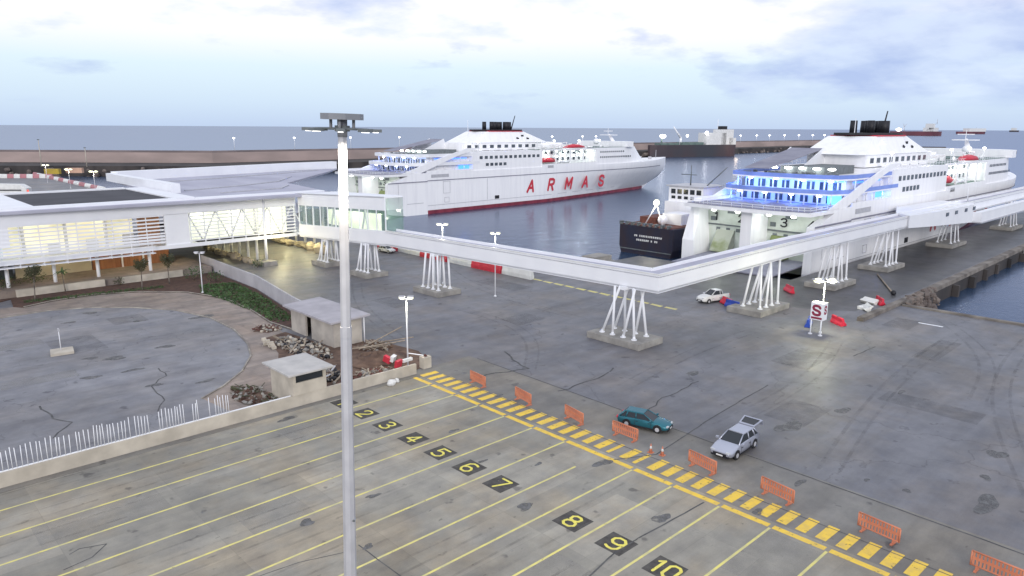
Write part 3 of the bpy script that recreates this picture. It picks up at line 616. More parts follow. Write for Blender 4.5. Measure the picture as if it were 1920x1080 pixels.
for i in range(7):
    tp(MB().tube((70.5, 153.8+i*4.75, 0), (70.5, 153.8+i*4.75, 14.6), .33, .33, 10), 'column', M['whitep'])
    tp(MB().tube((90.2, 158.5+i*4.9, 0), (90.2, 158.5+i*4.9, 14.6), .33, .33, 10), 'column', M['whitep'])
tp(MB().prism([(56, 154.4), (78, 154.2), (85, 151), (91.5, 185), (118, 216), (60, 216)], 5.7, 6.2), 'wing_floor', M['whitep'])
tp(MB().box(25, 38, 163.7, 164.2, 0, 5.7), 'ground_floor_wall', M['beige'])
tp(MB().box(38.2, 53, 163.5, 164.1, 0, 5.7), 'ground_floor_wall', M['brown'])
tp(MB().box(-10, 24.8, 165, 165.6, 0, 5.7), 'ground_floor_wall', M['darksteel'])
dr = MB(); dr.box(43.5, 43.8, 163.2, 163.45, 1.25, 4.4); dr.box(47.6, 47.9, 163.2, 163.45, 1.25, 4.4); dr.box(43.5, 47.9, 163.2, 163.45, 4.4, 4.7); tp(dr, 'door_frame', M['whitep'])
pl = MB(); pl.box(22.8, 37, 151.2, 152, -.05, 1.35).box(40, 51.5, 151.6, 152, -.05, 1.3); tp(pl, 'planter_wall', M['conclight'])
for x in (31, 40, 46, 52): lamp(tb, (x-30, 159.5-154, 5.3), 160, (1, .82, .45), radius=.2)
for x in (28, 37, 46, 58, 66, 74): lamp(tb, (x-30, 157.3-154, 12.1), 170, (1, .93, .72), radius=.3)
for x, y in ((76, 158), (84, 160), (76, 171), (85, 173), (74, 183)): lamp(tb, (x-30, y-154, 5.1), 1150, (1, .90, .48), radius=.6)
lamp(tb, (72-30, 150.5-154, 5.2), 900, (1, .88, .5), radius=.4)

# gallery at the building corner (sloping up to the walkway)
gg = thing('glazed_gallery', 'sloping green glazed gallery between the terminal and the walkway', 'gallery', (78, 152, 0)); G0 = (78, 152, 0)
ga, gb, gc, gd = (78.1, 152.5), (79.6, 120), (87.0, 151), (84.0, 120)
gdir = Vector((gb[0]-ga[0], gb[1]-ga[1])).normalized()
def gp(m, name, mat): return m.build(name, mat, gg, G0)
gp(MB().wall(ga, gb, 5.6, 8.3, 7.1, 10.0, .3), 'lower_panel', M['whitep'])
gp(MB().wall(ga, gb, 12.6, 15.3, 14.0, 16.7, .3), 'fascia', M['whitep'])
gp(MB().add([(*ga, 15.3), (*gb, 16.7), (*gd, 16.7), (*gc, 15.3), (*ga, 15.0), (*gb, 16.4), (*gd, 16.4), (*gc, 15.0)], [(0, 1, 2, 3), (7, 6, 5, 4), (0, 4, 5, 1), (1, 5, 6, 2), (2, 6, 7, 3), (3, 7, 4, 0)]), 'roof', M['whitep'])
gp(MB().add([(*ga, 5.5), (*gb, 7.0), (*gd, 7.0), (*gc, 5.5), (*ga, 5.8), (*gb, 7.3), (*gd, 7.3), (*gc, 5.8)], [(3, 2, 1, 0), (4, 5, 6, 7), (0, 1, 5, 4), (1, 2, 6, 5), (2, 3, 7, 6), (3, 0, 4, 7)]), 'floor', M['whitep'])
gp(MB().wall((78.4, 152.4), (79.85, 120.1), 8.3, 12.6, 10.0, 14.0, .06), 'glass_front', M['greenglass'])
gp(MB().wall((79.7, 119.95), (84.0, 119.95), 7.3, 14.0, 7.3, 14.0, .06), 'glass_end', M['greenglass'])
gp(MB().wall((86.5, 150), (84.0, 120.3), 5.8, 15.0, 7.3, 16.4, .2), 'back_wall', M['greenglass'])
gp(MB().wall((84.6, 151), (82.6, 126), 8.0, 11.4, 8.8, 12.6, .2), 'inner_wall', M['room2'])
fr = MB()
for i in range(12):
    f_ = i/11; q = Vector(ga).lerp(Vector(gb), f_); zb, zt = 8.3+1.7*f_, 12.6+1.4*f_
    fr.box(q.x+.10, q.x+.28, q.y-.09, q.y+.09, zb-.02, zt+.02)
    if i in (3, 4, 7): fr.tube((q.x+2.5, q.y, zb-2), (q.x+2.5+.2, q.y-1.6, zt), .22, .22, 6); fr.tube((q.x+2.5, q.y-3, zb-2), (q.x+2.5, q.y-1.6, zt), .22, .22, 6)
fr.each('mullion', M['whitep'], gg, G0)
for i in (0, 1, 2): lamp(gg, (3.5+i*.4, -6-i*10, 12.2+i*.4), 420, (.95, 1, .82), radius=.3)

# ---------------------------------------------------------------- elevated walkway
W0 = (81, 57, 0)
wk = thing('elevated_walkway', 'long white elevated passenger walkway bending at a corner over the quay', 'walkway', W0)
def wp(m, name, mat): return m.build(name, mat, wk, W0)
P0, P1, P2 = (79.6, 120.0), (81.3, 56.5), (330.0, 57.4)
ZB = [7.2, 8.0, 8.5]; ZT = [10.1, 10.55, 11.0]
Q0, Q1, Q2 = (82.4, 120.0), (84.3, 59.8), (330.0, 60.8)
XR = 120.0
wp(MB().wall(P0, P1, ZB[0], ZT[0], ZB[1], ZT[1], .22), 'outer_wall', M['whitep'])
wp(MB().wall(Q0, Q1, ZB[0], ZT[0]+.1, ZB[1], ZT[1]+.1, -.22), 'inner_wall', M['whitep'])
wp(MB().wall((81.3, 56.5), (XR, 56.65), ZB[1], ZT[1], ZB[2], ZT[2], .22), 'outer_wall', M['whitep'])
wp(MB().wall((XR, 56.65), P2, ZB[2], ZT[2], ZB[2], ZT[2]+.3, .22), 'outer_wall', M['whitep'])
wp(MB().wall((84.3, 59.8), (XR, 59.95), ZB[1], ZT[1]+.1, ZB[2], ZT[2]+.1, -.22), 'inner_wall', M['whitep'])
wp(MB().wall((XR, 59.95), Q2, ZB[2], ZT[2]+.1, ZB[2], ZT[2]+.4, -.22), 'inner_wall', M['whitep'])
def deck(z_off, name, mat, t=.2):
    m = MB()
    for a, b, c, d, z0, z1 in ((P0, P1, Q1, Q0, 0, 1), ((81.3, 56.5), (XR, 56.65), (XR, 59.95), (84.3, 59.8), 1, 2), ((XR, 56.65), P2, Q2, (XR, 59.95), 2, 2)):
        zz = [z0, z1, z1, z0]
        pts = [(q[0], q[1], z_off(zz[i])) for i, q in enumerate((a, b, c, d))]
        cx_ = sum(q[0] for q in pts)/4; cy_ = sum(q[1] for q in pts)/4
        m.add(pts+[(q[0], q[1], q[2]-t) for q in pts], [(0, 1, 2, 3), (7, 6, 5, 4), (0, 4, 5, 1), (1, 5, 6, 2), (2, 6, 7, 3), (3, 7, 4, 0)])
    return wp(m, name, mat)
deck(lambda i: ZB[i]+.25, 'floor', M['whitep'], .35)
deck(lambda i: ZT[i]-.35, 'roof', M['greyp'], .12)
m = MB(); m.wall((P0[0]-.04, P0[1]), (P1[0]-.04, P1[1]-.04), ZT[0]-.14, ZT[0]+.04, ZT[1]-.14, ZT[1]+.04, .3); m.wall((81.26, 56.44), (XR, 56.6), ZT[1]-.14, ZT[1]+.04, ZT[2]-.14, ZT[2]+.04, .3); m.wall((XR, 56.6), (330, 57.35), ZT[2]-.14, ZT[2]+.04, ZT[2]+.16, ZT[2]+.34, .3)
wp(m, 'coping', M['carwhite'])
# boarding cabin on the quay side
bc = thing('boarding_cabin', 'white boarding bridge cabin with a few small windows beside the right ferry', 'boarding bridge', (200, 60, 0)); B0 = (200, 60, 0)
MB().prism([(176, 56.3), (190, 55.6), (222, 55.6), (228, 57.4), (228, 66), (196, 66), (181, 61)], lambda q: 8.45-max(0, q[0]-176)/46*2.5, lambda q: 11.2-max(0, q[0]-176)/46*.5).build('cabin', M['whitep'], bc, B0)
for i, x in enumerate((199, 206, 214, 221)): MB().box(x, x+2.0, 55.48, 55.59, 9.3, 10.2).build('window', M['window'], bc, B0)
MB().tube((215, 55.5, 12), (214, 55.5, 15.5), .15, .1, 6).build('light_pole', M['whitep'], bc, B0)
rl = thing('walkway_railing', 'white railed service deck along the far end of the walkway', 'railing', (270, 55, 0)); m = MB()
MB().box(225, 330, 54.3, 56.6, 5.8, 8.3).build('side_panel', M['whitep'], rl, (270, 55, 0)); MB().box(225, 330, 54.1, 56.9, 5.5, 5.78).build('deck', M['steel'], rl, (270, 55, 0)); MB().box(225, 330, 54.2, 54.5, 8.31, 8.55).build('top_rail', M['whitep'], rl, (270, 55, 0))

def support(cx, cy, sx, sy, ztop, label, lean=(1.6, -.9), n=8, hf=.95):
    s = thing('walkway_support', label, 'support', (cx, cy, 0), 0, 'column clusters under the walkway')
    MB().box(-sx/2, sx/2, -sy/2, sy/2, 0, hf).build('footing', M['conc'], s, None, .06)
    for i in range(n):
        row = i % 2; kx = i//2; f_ = (kx+.5)/(n//2)-.5
        if sy >= sx: b = (-sx*.27+row*sx*.5, f_*sy*.82); t_ = (b[0]*.55+random.uniform(-.3, .3)+(.5 if row else -.2), b[1]*.75-lean[0]*(.7 if kx % 2 else -.15))
        else: b = (f_*sx*.80, -sy*.30+row*sy*.5); t_ = (b[0]*.80+lean[0]*(1.0 if kx % 2 else .3), b[1]*.45)
        m = MB().tube((b[0], b[1], hf), (t_[0], t_[1], ztop), .19, .19, 8)
        m.tube((b[0], b[1], hf), (b[0], b[1], hf+.10), .42, .42, 10).tube((b[0], b[1], hf+.1), (b[0]+(t_[0]-b[0])*.06, b[1]+(t_[1]-b[1])*.06, hf+.55), .28, .15, 8)
        m.build('column', M['whitep'], s)
    if cx > 60 and abs(cx-81.5) > 1 or True:
        q = MB().box(-.9, .9, -.5, .5, ztop-.5, ztop); q.build('cap_plate', M['whitep'], s)
    return s
support(81.5, 62.1, 5.7, 9.4, 8.1, 'white slanted columns on a concrete footing under the walkway corner', (2.4, 0))
support(80.6, 105.0, 5.4, 7.6, 7.4, 'column cluster under the left walkway between two quay floodlights', (-.5, 0))
support(80.1, 127.3, 5.3, 6.6, 6.8, 'column cluster below the right end of the glazed gallery', (.6, 0))
support(80.0, 143.2, 5.4, 6.2, 5.8, 'column cluster below the left end of the glazed gallery', (1.2, 0))
support(112.8, 58.0, 10.0, 6.2, 8.4, 'column cluster beside the white pickup and blue plastic barrier', (2.2, 0))
support(142.0, 58.4, 10.0, 6.0, 8.5, 'column cluster behind the yellow glowing quay lamp', (2.0, 0))
support(168.8, 58.6, 10.0, 6.4, 8.5, 'column cluster under the walkway by the ferry letters', (3.0, 0))
support(216.0, 59.4, 12.0, 6.4, 8.4, 'column cluster under the boarding cabin', (2.0, 0), 6)
support(268.0, 57.6, 13.0, 6.0, 8.4, 'farthest column cluster at the right edge of the quay', (1.5, 0), 6)

# ---------------------------------------------------------------- ferries
def ferry():
    L, B, H = 213.0, 28.0, 12.8
    f = thing('ferry', 'white car ferry with red lettering along its side, moored across the left basin', 'ferry')
    def hd(x): return 14.0 if x < 152 else max(.25, 14.0*(1-((x-152)/61.5)**2.1))
    def hw(x): return 14.0 if x < 92 else (14.0*max(0.0, 1-((x-92)/99.0))**.85 if x < 190 else 0.0)
    def prof(x):
        a, b = hw(x), hd(x); zt = H+(max(0, x-150)/63)**2*1.0
        kz = -4.5 if x <= 188 else -4.5+(x-188)/25*13.5
        r = []
        for s_ in (1, -1):
            q = [(kz, a*.97), (max(kz, -1.7), a), (max(kz+.1, 2.5), a+(b-a)*.42), (max(kz+.2, 6.5), a+(b-a)*.75), (9.8, b*.985 if x > 150 else b), (zt, b)]
            r.append([(x, 14-s_*w, z_) for z_, w in q])
        return r[0]+r[1][::-1]
    xs = [22, 40, 60, 80, 92, 104, 116, 128, 140, 152, 160, 168, 176, 184, 190, 196, 202, 208, 212.5]
    hm = MB(); rings = [prof(x) for x in xs]; hm.loft(rings, True, True)
    h = hm.build('hull', M['hull'], f)
    md = h.modifiers.new('edge', 'EDGE_SPLIT'); md.split_angle = R(35)
    # stern shell: side walls, piers, cross beam, inner ramps
    st = MB()
    st.add([(3.0, -.02, -1.8), (22, -.02, -4.5), (22, -.02, H), (16, -.02, H), (3.5, -.02, 9.4), (3.0, 1.6, -1.8), (22, 1.6, -4.5), (22, 1.6, H), (16, 1.6, H), (3.5, 1.6, 9.4)],
           [(0, 1, 2, 3, 4), (9, 8, 7, 6, 5), (0, 5, 6, 1), (1, 6, 7, 2), (2, 7, 8, 3), (3, 8, 9, 4), (4, 9, 5, 0)])
    st.build('stern_pier', M['hull'], f); st = MB()
    st.add([(1, 28.02, -4.5), (22, 28.02, -4.5), (22, 28.02, H+.8), (5, 28.02, H+.8), (1, 28.02, 4), (1, 24.6, -4.5), (22, 26, -4.5), (22, 26, H+.8), (6, 26.6, H+.8), (1, 25.2, 4)],
           [(4, 3, 2, 1, 0), (5, 6, 7, 8, 9), (0, 1, 6, 5), (1, 2, 7, 6), (2, 3, 8, 7), (3, 4, 9, 8), (4, 0, 5, 9)])
    st.build('stern_pier', M['hull'], f)
    MB().box(1.5, 9.0, 12.2, 14.6, -4.5, 11.9).build('stern_pier', M['hull'], f)
    MB().prism([(1.0, 0.0), (22, 0), (22, 28), (1.0, 28), (-.6, 21), (-.6, 7)], 11.95, 12.75).build('stern_beam', M['hull'], f)
    MB().prism([(1.4, .5), (22, .5), (22, 27.5), (1.4, 27.5), (-.2, 21), (-.2, 7)], 12.78, 12.9).build('mooring_deck', M['deckgrey'], f)
    wl_ = MB(); wl_.box(9.05, 9.6, .9, 27.2, -2, 11.9); wl_.build('inner_bulkhead', pm('bulkhead', (.66, .70, .66), (.5, .54, .48), .3, .6), f)
    rp = MB()
    for y0, y1 in ((2.4, 11.6), (15.2, 24.4)):
        rp.add([(-9, y0, .35), (-9, y1, .35), (9, y1, 1.0), (9, y0, 1.0), (-9, y0, .1), (-9, y1, .1), (9, y1, .7), (9, y0, .7)], [(0, 1, 2, 3), (7, 6, 5, 4), (0, 4, 5, 1), (1, 5, 6, 2), (2, 6, 7, 3), (3, 7, 4, 0)])
    rp.each('stern_ramp', M['deckgrey'], f)
    ir = MB()
    for y0, y1 in ((7.0, 11.0), (19.6, 23.8)): ir.add([(5.6, y0, 1.2), (5.6, y1, 1.2), (8.6, y1, 6.2), (8.6, y0, 6.2), (8.9, y0, 1.2), (8.9, y1, 1.2), (8.95, y1, 6.2), (8.95, y0, 6.2)], [(0, 1, 2, 3), (7, 6, 5, 4), (0, 4, 5, 1), (1, 5, 6, 2), (2, 6, 7, 3), (3, 7, 4, 0)])
    ir.each('raised_inner_ramp', M['algae'], f)
    dk = MB()
    for y0, y1 in ((1.8, 12.0), (15.0, 26.0)):
        dk.box(8.6, 9.0, y0, y1, 7.2, 7.5)
        for i in range(4): dk.box(8.85, 9.02, y0+1+i*2.4, y0+1.9+i*2.4, 5.9, 6.7)
        dk.box(8.85, 9.02, y0+4.2, y0+6.6, 10.2, 11.2); dk.box(8.85, 9.02, y1-1.6, y1-.4, 8.2, 9.2); dk.box(8.85, 9.02, y0+.8, y0+2.0, 1.5, 4.2)
    dk.each('inner_opening', M['darksteel'], f)
    for y, s in ((24.2, '1'), (18.2, '2'), (8.6, '3'), (2.8, '4')):
        strokes('lane_number', s, 2.1, .34, M['black'], f, (8.8, y, 9.3), (0, -1, 0), (0, 0, 1), .03)
    ln = MB()
    for y in (4.8, 10, 17.0, 22.6): ln.ball((4.5, y, 11.3), .55, 8, 6, (1, 1, .6)); 
    ln.each('stern_light', M['shipglow'], f)
    for y in (6.5, 20): lamp(f, (2.5, y, 9.5), 380, (.92, 1, .92), radius=.5)
    # red boot top and dark line
    bt = MB(); bs = MB(); rs = MB()
    for a, b in zip(xs[:-4], xs[1:-3]):
        for s_ in (1, -1):
            def pt(x, z_, e):
                r = prof(x); q = r[:6] if s_ == 1 else r[6:][::-1]
                for u, v in zip(q, q[1:]):
                    if u[2] <= z_ <= v[2]+1e-6:
                        k_ = (z_-u[2])/max(1e-6, v[2]-u[2]); return (x, u[1]+(v[1]-u[1])*k_-s_*e, z_)
                return (x, q[0][1]-s_*e, z_)
            if a < 188: bt.add([pt(a, -3.4, .06), pt(b, -3.4, .06), pt(b, -1.55, .06), pt(a, -1.55, .06)], [(0, 1, 2, 3)])
            bs.add([pt(a, 9.65, .12), pt(b, 9.65, .12), pt(b, 10.0, .12), pt(a, 10.0, .12)], [(0, 1, 2, 3)])
            if a < 150: rs.add([pt(a, .2, .09), pt(b, .2, .09), pt(b, .38, .09), pt(a, .38, .09)], [(0, 1, 2, 3)])
    bt.build('boot_stripe', M['boot'], f); bs.box(3.5, 22, -.16, -.03, 9.4, 9.75); bs.each('sheer_stripe', M['deckgrey'], f); rs.each('rubbing_strake', M['steel'], f)
    # lettering
    for x, s in ((81, 'A'), (94.5, 'R'), (107, 'M'), (119.5, 'A'), (132, 'S')):
        strokes('hull_letter', s, 5.9, 1.15, M['red'], f, (x, -.06, 4.75), (1, 0, 0), (0, 0, 1), .03, .26, .95)
    if True:
        bx = MB()
    bx.box(58.5, 61.0, -.08, 0, .6, 2.0); bx.build('hull_port', M['black'], f)
    hp = MB()
    for x0, x1, z0, z1 in ((30, 33.6, 4.6, 9.3), (30.6, 33.0, 1.0, 3.0), (12, 20, 1.4, 1.6), (54, 54.15, .6, 9.4), (8.0, 8.15, 2.2, 9.2)):
        if x1-x0 < .3 or z1-z0 < .3: hp.box(x0, x1, -.07, -.01, z0, z1)
        else:
            for a in ((x0, x0+.12, z0, z1), (x1-.12, x1, z0, z1), (x0, x1, z0, z0+.12), (x0, x1, z1-.12, z1)): hp.box(a[0], a[1], -.09, -.01, a[2], a[3])
    hp.build('shell_door', M['steel'], f)
    # superstructure
    ss = MB()
    ss.prism([(21, 2), (46, 2), (46, .25), (88, .25), (88, 27.75), (46, 27.75), (46, 26), (21, 26)], H, 15.5)
    ss.prism([(24, 2.5), (46, 2.5), (46, .25), (88, .25), (88, 27.75), (46, 27.75), (46, 25.5), (24, 25.5)], 15.5, 18.6)
    ss.prism([(46.01, .26), (87.99, .26), (87.99, 27.74), (46.01, 27.74)], 18.6, 20.2)
    ss.prism([(88, 4.2), (128, 4.2), (128, 23.8), (88, 23.8)], H, 20.2)
    fwd = [(128, .3), (150, .3), (160, 1.1), (170, 3.2), (178, 6.6), (183, 11), (184, 14), (183, 17), (178, 21.4), (170, 24.8), (160, 26.9), (150, 27.7), (128, 27.7)]
    top = [(q[0]-(q[0]-150)*.30 if q[0] > 150 else q[0], q[1]) for q in fwd]
    ss.loft([[(q[0], q[1], H-.1) for q in fwd], [(q[0]*.25+w[0]*.75, q[1], 18.5) for q, w in zip(fwd, top)], [(w[0], w[1], 20.6) for w in top]], True, False)
    ss.build('superstructure', M['hull'], f)
    MB().prism([(w[0]-.4, w[1]*.97+.42) for w in top], 20.61, 20.7).build('forward_deck', M['deckgreen'], f)
    dk = MB(); dk.prism([(88, .6), (128, .6), (128, 4.1), (88, 4.1)], 13.6, 13.75).prism([(88, 23.9), (128, 23.9), (128, 27.4), (88, 27.4)], 13.6, 13.75)
    dk.prism([(86, 1.5), (129, 1.5), (129, 26.5), (86, 26.5)], 20.22, 20.4); dk.build('promenade_deck', M['deckgreen'], f)
    for q in ((22, 46, -.02, .25, H-.3, 13.6), (88, 128, 0.02, .3, H-.3, 14.0), (88, 128, 27.7, 27.98, H-.3, 14.0)): MB().box(*q).build('bulwark', M['hull'], f)
    bl = MB()
    for x in (88.2, 98, 108, 118, 127.2): bl.box(x, x+.5, .4, .8, 14, 20.2); bl.box(x, x+.5, 27.2, 27.6, 14, 20.2)
    bl.box(88, 128, .3, 1.0, 19.9, 20.5); bl.box(88, 128, 27.0, 27.7, 19.9, 20.5); bl.each('promenade_frame', M['hull'], f)
    # aft terraces: slabs, solid rails, posts
    for z, x0, ins in ((15.4, 13.5, .2), (18.6, 16.5, .6)):
        q = [(x0+7, ins), (50, ins), (50, 28-ins), (x0+7, 28-ins), (x0+2, 26.0), (x0, 20), (x0, 8), (x0+2, 2.0)]
        MB().prism(q, z, z+.32).build('terrace_slab', M['hull'], f)
        rail = MB(); e = [q[2], q[3], q[4], q[5], q[6], q[7], q[0], q[1]]
        for a, b in zip(e, e[1:]): rail.wall(a, b, z+.33, z+1.25, z+.33, z+1.25, .08)
        rail.build('terrace_rail', M['blue_lit_rail'], f)
    rail = MB(); e = [(22, 27.6), (2, 27.6), (.2, 21), (.2, 7), (2, .5), (18, .4)]
    for a, b in zip(e, e[1:]):
        rail.wall(a, b, 13.7, 13.8, 13.7, 13.8, .08); rail.wall(a, b, 13.2, 13.28, 13.2, 13.28, .06)
        for i in range(7): q = Vector(a).lerp(Vector(b), i/6); rail.tube((q.x, q.y, 12.9), (q.x, q.y, 13.75), .05, .05, 4)
    rail.build('stern_rail', M['whitep'], f)
    po = MB()
    for z0, z1, x in ((12.9, 15.4, 17.0), (15.7, 18.6, 20.0)):
        for i in range(9): y = 2.6+i*2.85; po.tube((x, y, z0), (x, y, z1), .16, .16, 6)
        for i in range(5): po.tube((x+5+i*5, .9, z0), (x+5+i*5, .9, z1), .14, .14, 6); po.tube((x+5+i*5, 27.1, z0), (x+5+i*5, 27.1, z1), .14, .14, 6)
    po.each('terrace_post', M['whitep'], f)
    ap = MB()
    for z0, x in ((12.9, 20.9), (15.7, 23.9)):
        for i in range(8): y = 3.4+i*2.85; ap.box(x-.06, x+.02, y, y+1.7, z0+.25, z0+2.1)
    ap.each('terrace_window', M['window'], f)
    bl_ = MB()
    for z0, x in ((15.0, 20.8), (18.1, 23.8)): bl_.box(x-.08, x+.03, 2.8, 25.2, z0, z0+.35)
    bl_.box(40, 45.8, 1.85, 1.98, 13.6, 15.0); bl_.box(28, 45, 2.35, 2.48, 17.6, 17.9); bl_.box(24, 40, 25.9, 26.1, 14.4, 14.8); bl_.each('blue_light_strip', M['blueglow'], f)
    MB().box(20.78, 20.86, 2.1, 4.8, 13.1, 15.0).build('lit_panel', M['cyanglow'], f)
    wt_ = MB()
    for i in range(4):
        wt_.ball((16.6, 5+i*6, 15.1), .34, 8, 5, (1, 1.8, .6)); wt_.ball((19.6, 4+i*6, 18.3), .34, 8, 5, (1, 1.8, .6))
    wt_.each('terrace_light', M['shipglow'], f)
    for y in (4, 10.5, 17.5, 24): lamp(f, (17.2, y, 14.7), 620, (.06, .22, 1), radius=.4); lamp(f, (20.2, y, 17.8), 660, (.06, .26, 1), radius=.4)
    lamp(f, (42, .6, 14.6), 200, (.16, .3, 1), radius=.4); lamp(f, (30, 26.8, 14.6), 420, (.14, .20, 1), radius=.4)
    # sloping aft fins
    for y in (.05, 27.6):
        fn = MB().add([(10, y, H), (19, y, H), (38, y, 18.9), (50, y, 21.8), (43, y, 21.8), (25, y, 17.2), (10, y, H), (19, y+.35, H), (38, y+.35, 18.9), (50, y+.35, 21.8), (43, y+.35, 21.8), (25, y+.35, 17.2), (10, y+.35, H)],
               [(0, 1, 2, 5), (2, 3, 4, 5), (12, 11, 8, 7), (11, 10, 9, 8), (0, 5, 11, 12), (5, 4, 10, 11), (4, 3, 9, 10), (3, 2, 8, 9), (2, 1, 7, 8), (1, 0, 12, 7)])
        fn.build('aft_fin', M['hull'], f)
    # cabin windows along the sides
    for y, s_ in ((.22, -1), (27.78, 1)):
        for i in range(13): MB().box(50+i*2.9, 51.7+i*2.9, min(y, y+s_*.05), max(y, y+s_*.05), 17.3, 18.5).build('window', M['window'], f)
        for i in range(5): MB().box(53.5+i*2.6, 55.2+i*2.6, min(y, y+s_*.05), max(y, y+s_*.05), 14.4, 15.6).build('window', M['window'], f)
    pw = MB()
    for i in range(17): pw.box(131+i*1.55, 131.8+i*1.55, .20, .28, 15.7, 16.5)
    for i in range(12): pw.box(131+i*1.7, 131.8+i*1.7, .20, .28, 18.2, 19.0)
    for i in range(9): x = 91+i*4; pw.box(x, x+1.6, 4.1, 4.18, 15.2, 16.6); pw.box(x, x+1.6, 4.1, 4.18, 18.2, 19.3)
    pw.each('porthole', M['window'], f)
    sw = MB(); sw.box(24, 33, -.06, 0.0, 10.9, 12.1); sw.box(92, 96, .0, .04, 12.2, 13.4); sw.each('shell_vent', M['steel'], f)
    dl = MB()
    for i in range(7): dl.ball((91+i*6, 3.8, 19.4), .35, 6, 5); dl.ball((91+i*6, 3.8, 16.9), .25, 6, 5)
    dl.each('promenade_light', M['shipglow'], f)
    for x in (94, 108, 122): lamp(f, (x, 2.2, 18.2), 240, (.9, 1, .9), radius=.4)
    for x in (98, 125, 60): lamp(f, (x, 8, 26.5), 500, (1, 1, .95), radius=.4)
    # top deck house, casing, funnels
    hs = MB(); hs.box(47, 96, 7, 21, 20.41, 23.6); hs.box(96.1, 118, 9, 19, 20.41, 22.2); hs.build('deckhouse', M['hull'], f)
    hw_ = MB()
    for i in range(10): hw_.box(50+i*4.4, 52.2+i*4.4, 6.93, 7.0, 21.4, 22.7)
    hw_.each('deckhouse_window', M['window'], f)
    cs = MB(); cs.loft([[(52, 6.5, 23.61), (99, 6.5, 23.61), (99, 21.5, 23.61), (52, 21.5, 23.61)], [(62, 8.5, 28.2), (86, 8.5, 28.2), (86, 19.5, 28.2), (62, 19.5, 28.2)]], True, False)
    cs.build('casing', M['hull'], f)
    MB().box(64, 85, 8.3, 19.7, 28.21, 28.5).build('casing_rim', M['red'], f)
    MB().prism([(63, 9.5), (86, 9.5), (88, 14), (86, 18.5), (63, 18.5), (61, 14)], 28.51, 29.1).build('funnel_deck', M['black'], f)
    for x, y, r_ in ((69.5, 12.0, .9), (69.5, 16.2, .9), (73.5, 14.0, .9), (78.5, 12.0, 1.5), (78.5, 16.2, 1.5), (82, 14.0, 1.4)):
        MB().tube((x, y, 29.1), (x, y, 32.4), r_, r_*.95, 10).build('funnel', M['black'], f)
    MB().tube((84, 14, 29.1), (86.5, 14, 35.2), .28, .16, 6).build('exhaust_pipe', M['black'], f)
    mk = MB()
    for x, z_, a in ((84, 26.4, 0), (80.5, 25.3, .3), (87, 25.2, .2)): mk.obox((x, 8.5-(28.2-z_)*.42-.12, z_), (1.6, .12, .8), 0, 0, a)
    mk.each('casing_emblem', M['black'], f)
    # canopy, masts, dome
    MB().add([(22, 19, 20.4), (47, 17, 24.8), (47, 25, 24.8), (22, 25, 20.4), (22, 19, 20.6), (47, 17, 25.05), (47, 25, 25.05), (22, 25, 20.6)], [(3, 2, 1, 0), (4, 5, 6, 7), (0, 1, 5, 4), (1, 2, 6, 5), (2, 3, 7, 6), (3, 0, 4, 7)]).build('canopy', M['deckgrey'], f)
    for y in (16.7, 25.0): sd_ = MB().add([(36, y, 21.0), (48, y, 21.0), (46.5, y, 25.2), (36, y+.3, 21.0), (48, y+.3, 21.0), (46.5, y+.3, 25.2)], [(0, 1, 2), (5, 4, 3), (0, 3, 4, 1), (1, 4, 5, 2), (2, 5, 3, 0)]); sd_.build('canopy_side', M['whitep'], f)
    bar = MB(); bar.box(28, 45.9, 9, 19, 18.95, 21.0); bar.build('deck_bar', M['darksteel'], f)
    bulbs = MB()
    for i in range(5): bulbs.ball((27.3, 7+i*3.3, 20.6), .5, 8, 5, (1, 1.8, .6))
    bulbs.each('deck_light', M['shipglow'], f)
    fu = MB()
    for i in range(26): x, y = random.uniform(18.5, 27), random.uniform(3, 25); fu.box(x, x+.7, y, y+.7, 18.93, 19.6+random.random()*.4)
    fu.each('deck_furniture', M['darksteel'], f)
    for x, z in ((57.5, 33), (160, 25.5)): MB().tube((x, 14, 20.6), (x, 14, z), .16, .07, 6).build('mast', M['whitep'], f)
    rm = MB(); rm.tube((164, 14, 20.7), (158, 14, 26.6), 1.3, .5, 8); rm.box(155, 160, 10.5, 17.5, 26.3, 26.6); rm.tube((157, 14, 26.6), (157, 14, 30), .12, .08, 5); rm.box(156.8, 157.2, 11.5, 16.5, 28.3, 28.6)
    rm.build('radar_mast', M['hull'], f)
    br = MB(); br.prism([(152, -.8), (157, -.8), (163, 5), (163, 23), (157, 28.8), (152, 28.8)], 20.71, 23.3); br.build('bridge', M['hull'], f)
    bwn = MB(); bwn.prism([(157.1, -.85), (163.1, 5), (163.1, 23), (157.1, 28.85), (156.9, 28.85), (162.9, 23), (162.9, 5), (156.9, -.85)], 21.9, 22.9); bwn.build('bridge_window', M['glass'], f)
    MB().ball((140, 9, 23.4), 1.5, 12, 8).build('satellite_dome', M['whitep'], f)
    md_ = MB(); md_.prism([(180, 4.6), (186, 6), (196, 9.2), (206, 12.3), (208, 14), (206, 15.7), (196, 18.8), (186, 22), (180, 23.4)], 12.9, 13.05); md_.build('foredeck', M['deckgreen'], f)
    wi = MB(); wi.tube((192, 11, 13.05), (192, 11, 14.6), .9, .9, 10); wi.tube((192, 17, 13.05), (192, 17, 14.6), .9, .9, 10); wi.tube((203, 14, 13), (203, 14, 18), .15, .1, 6); wi.each('windlass', M['steel'], f)
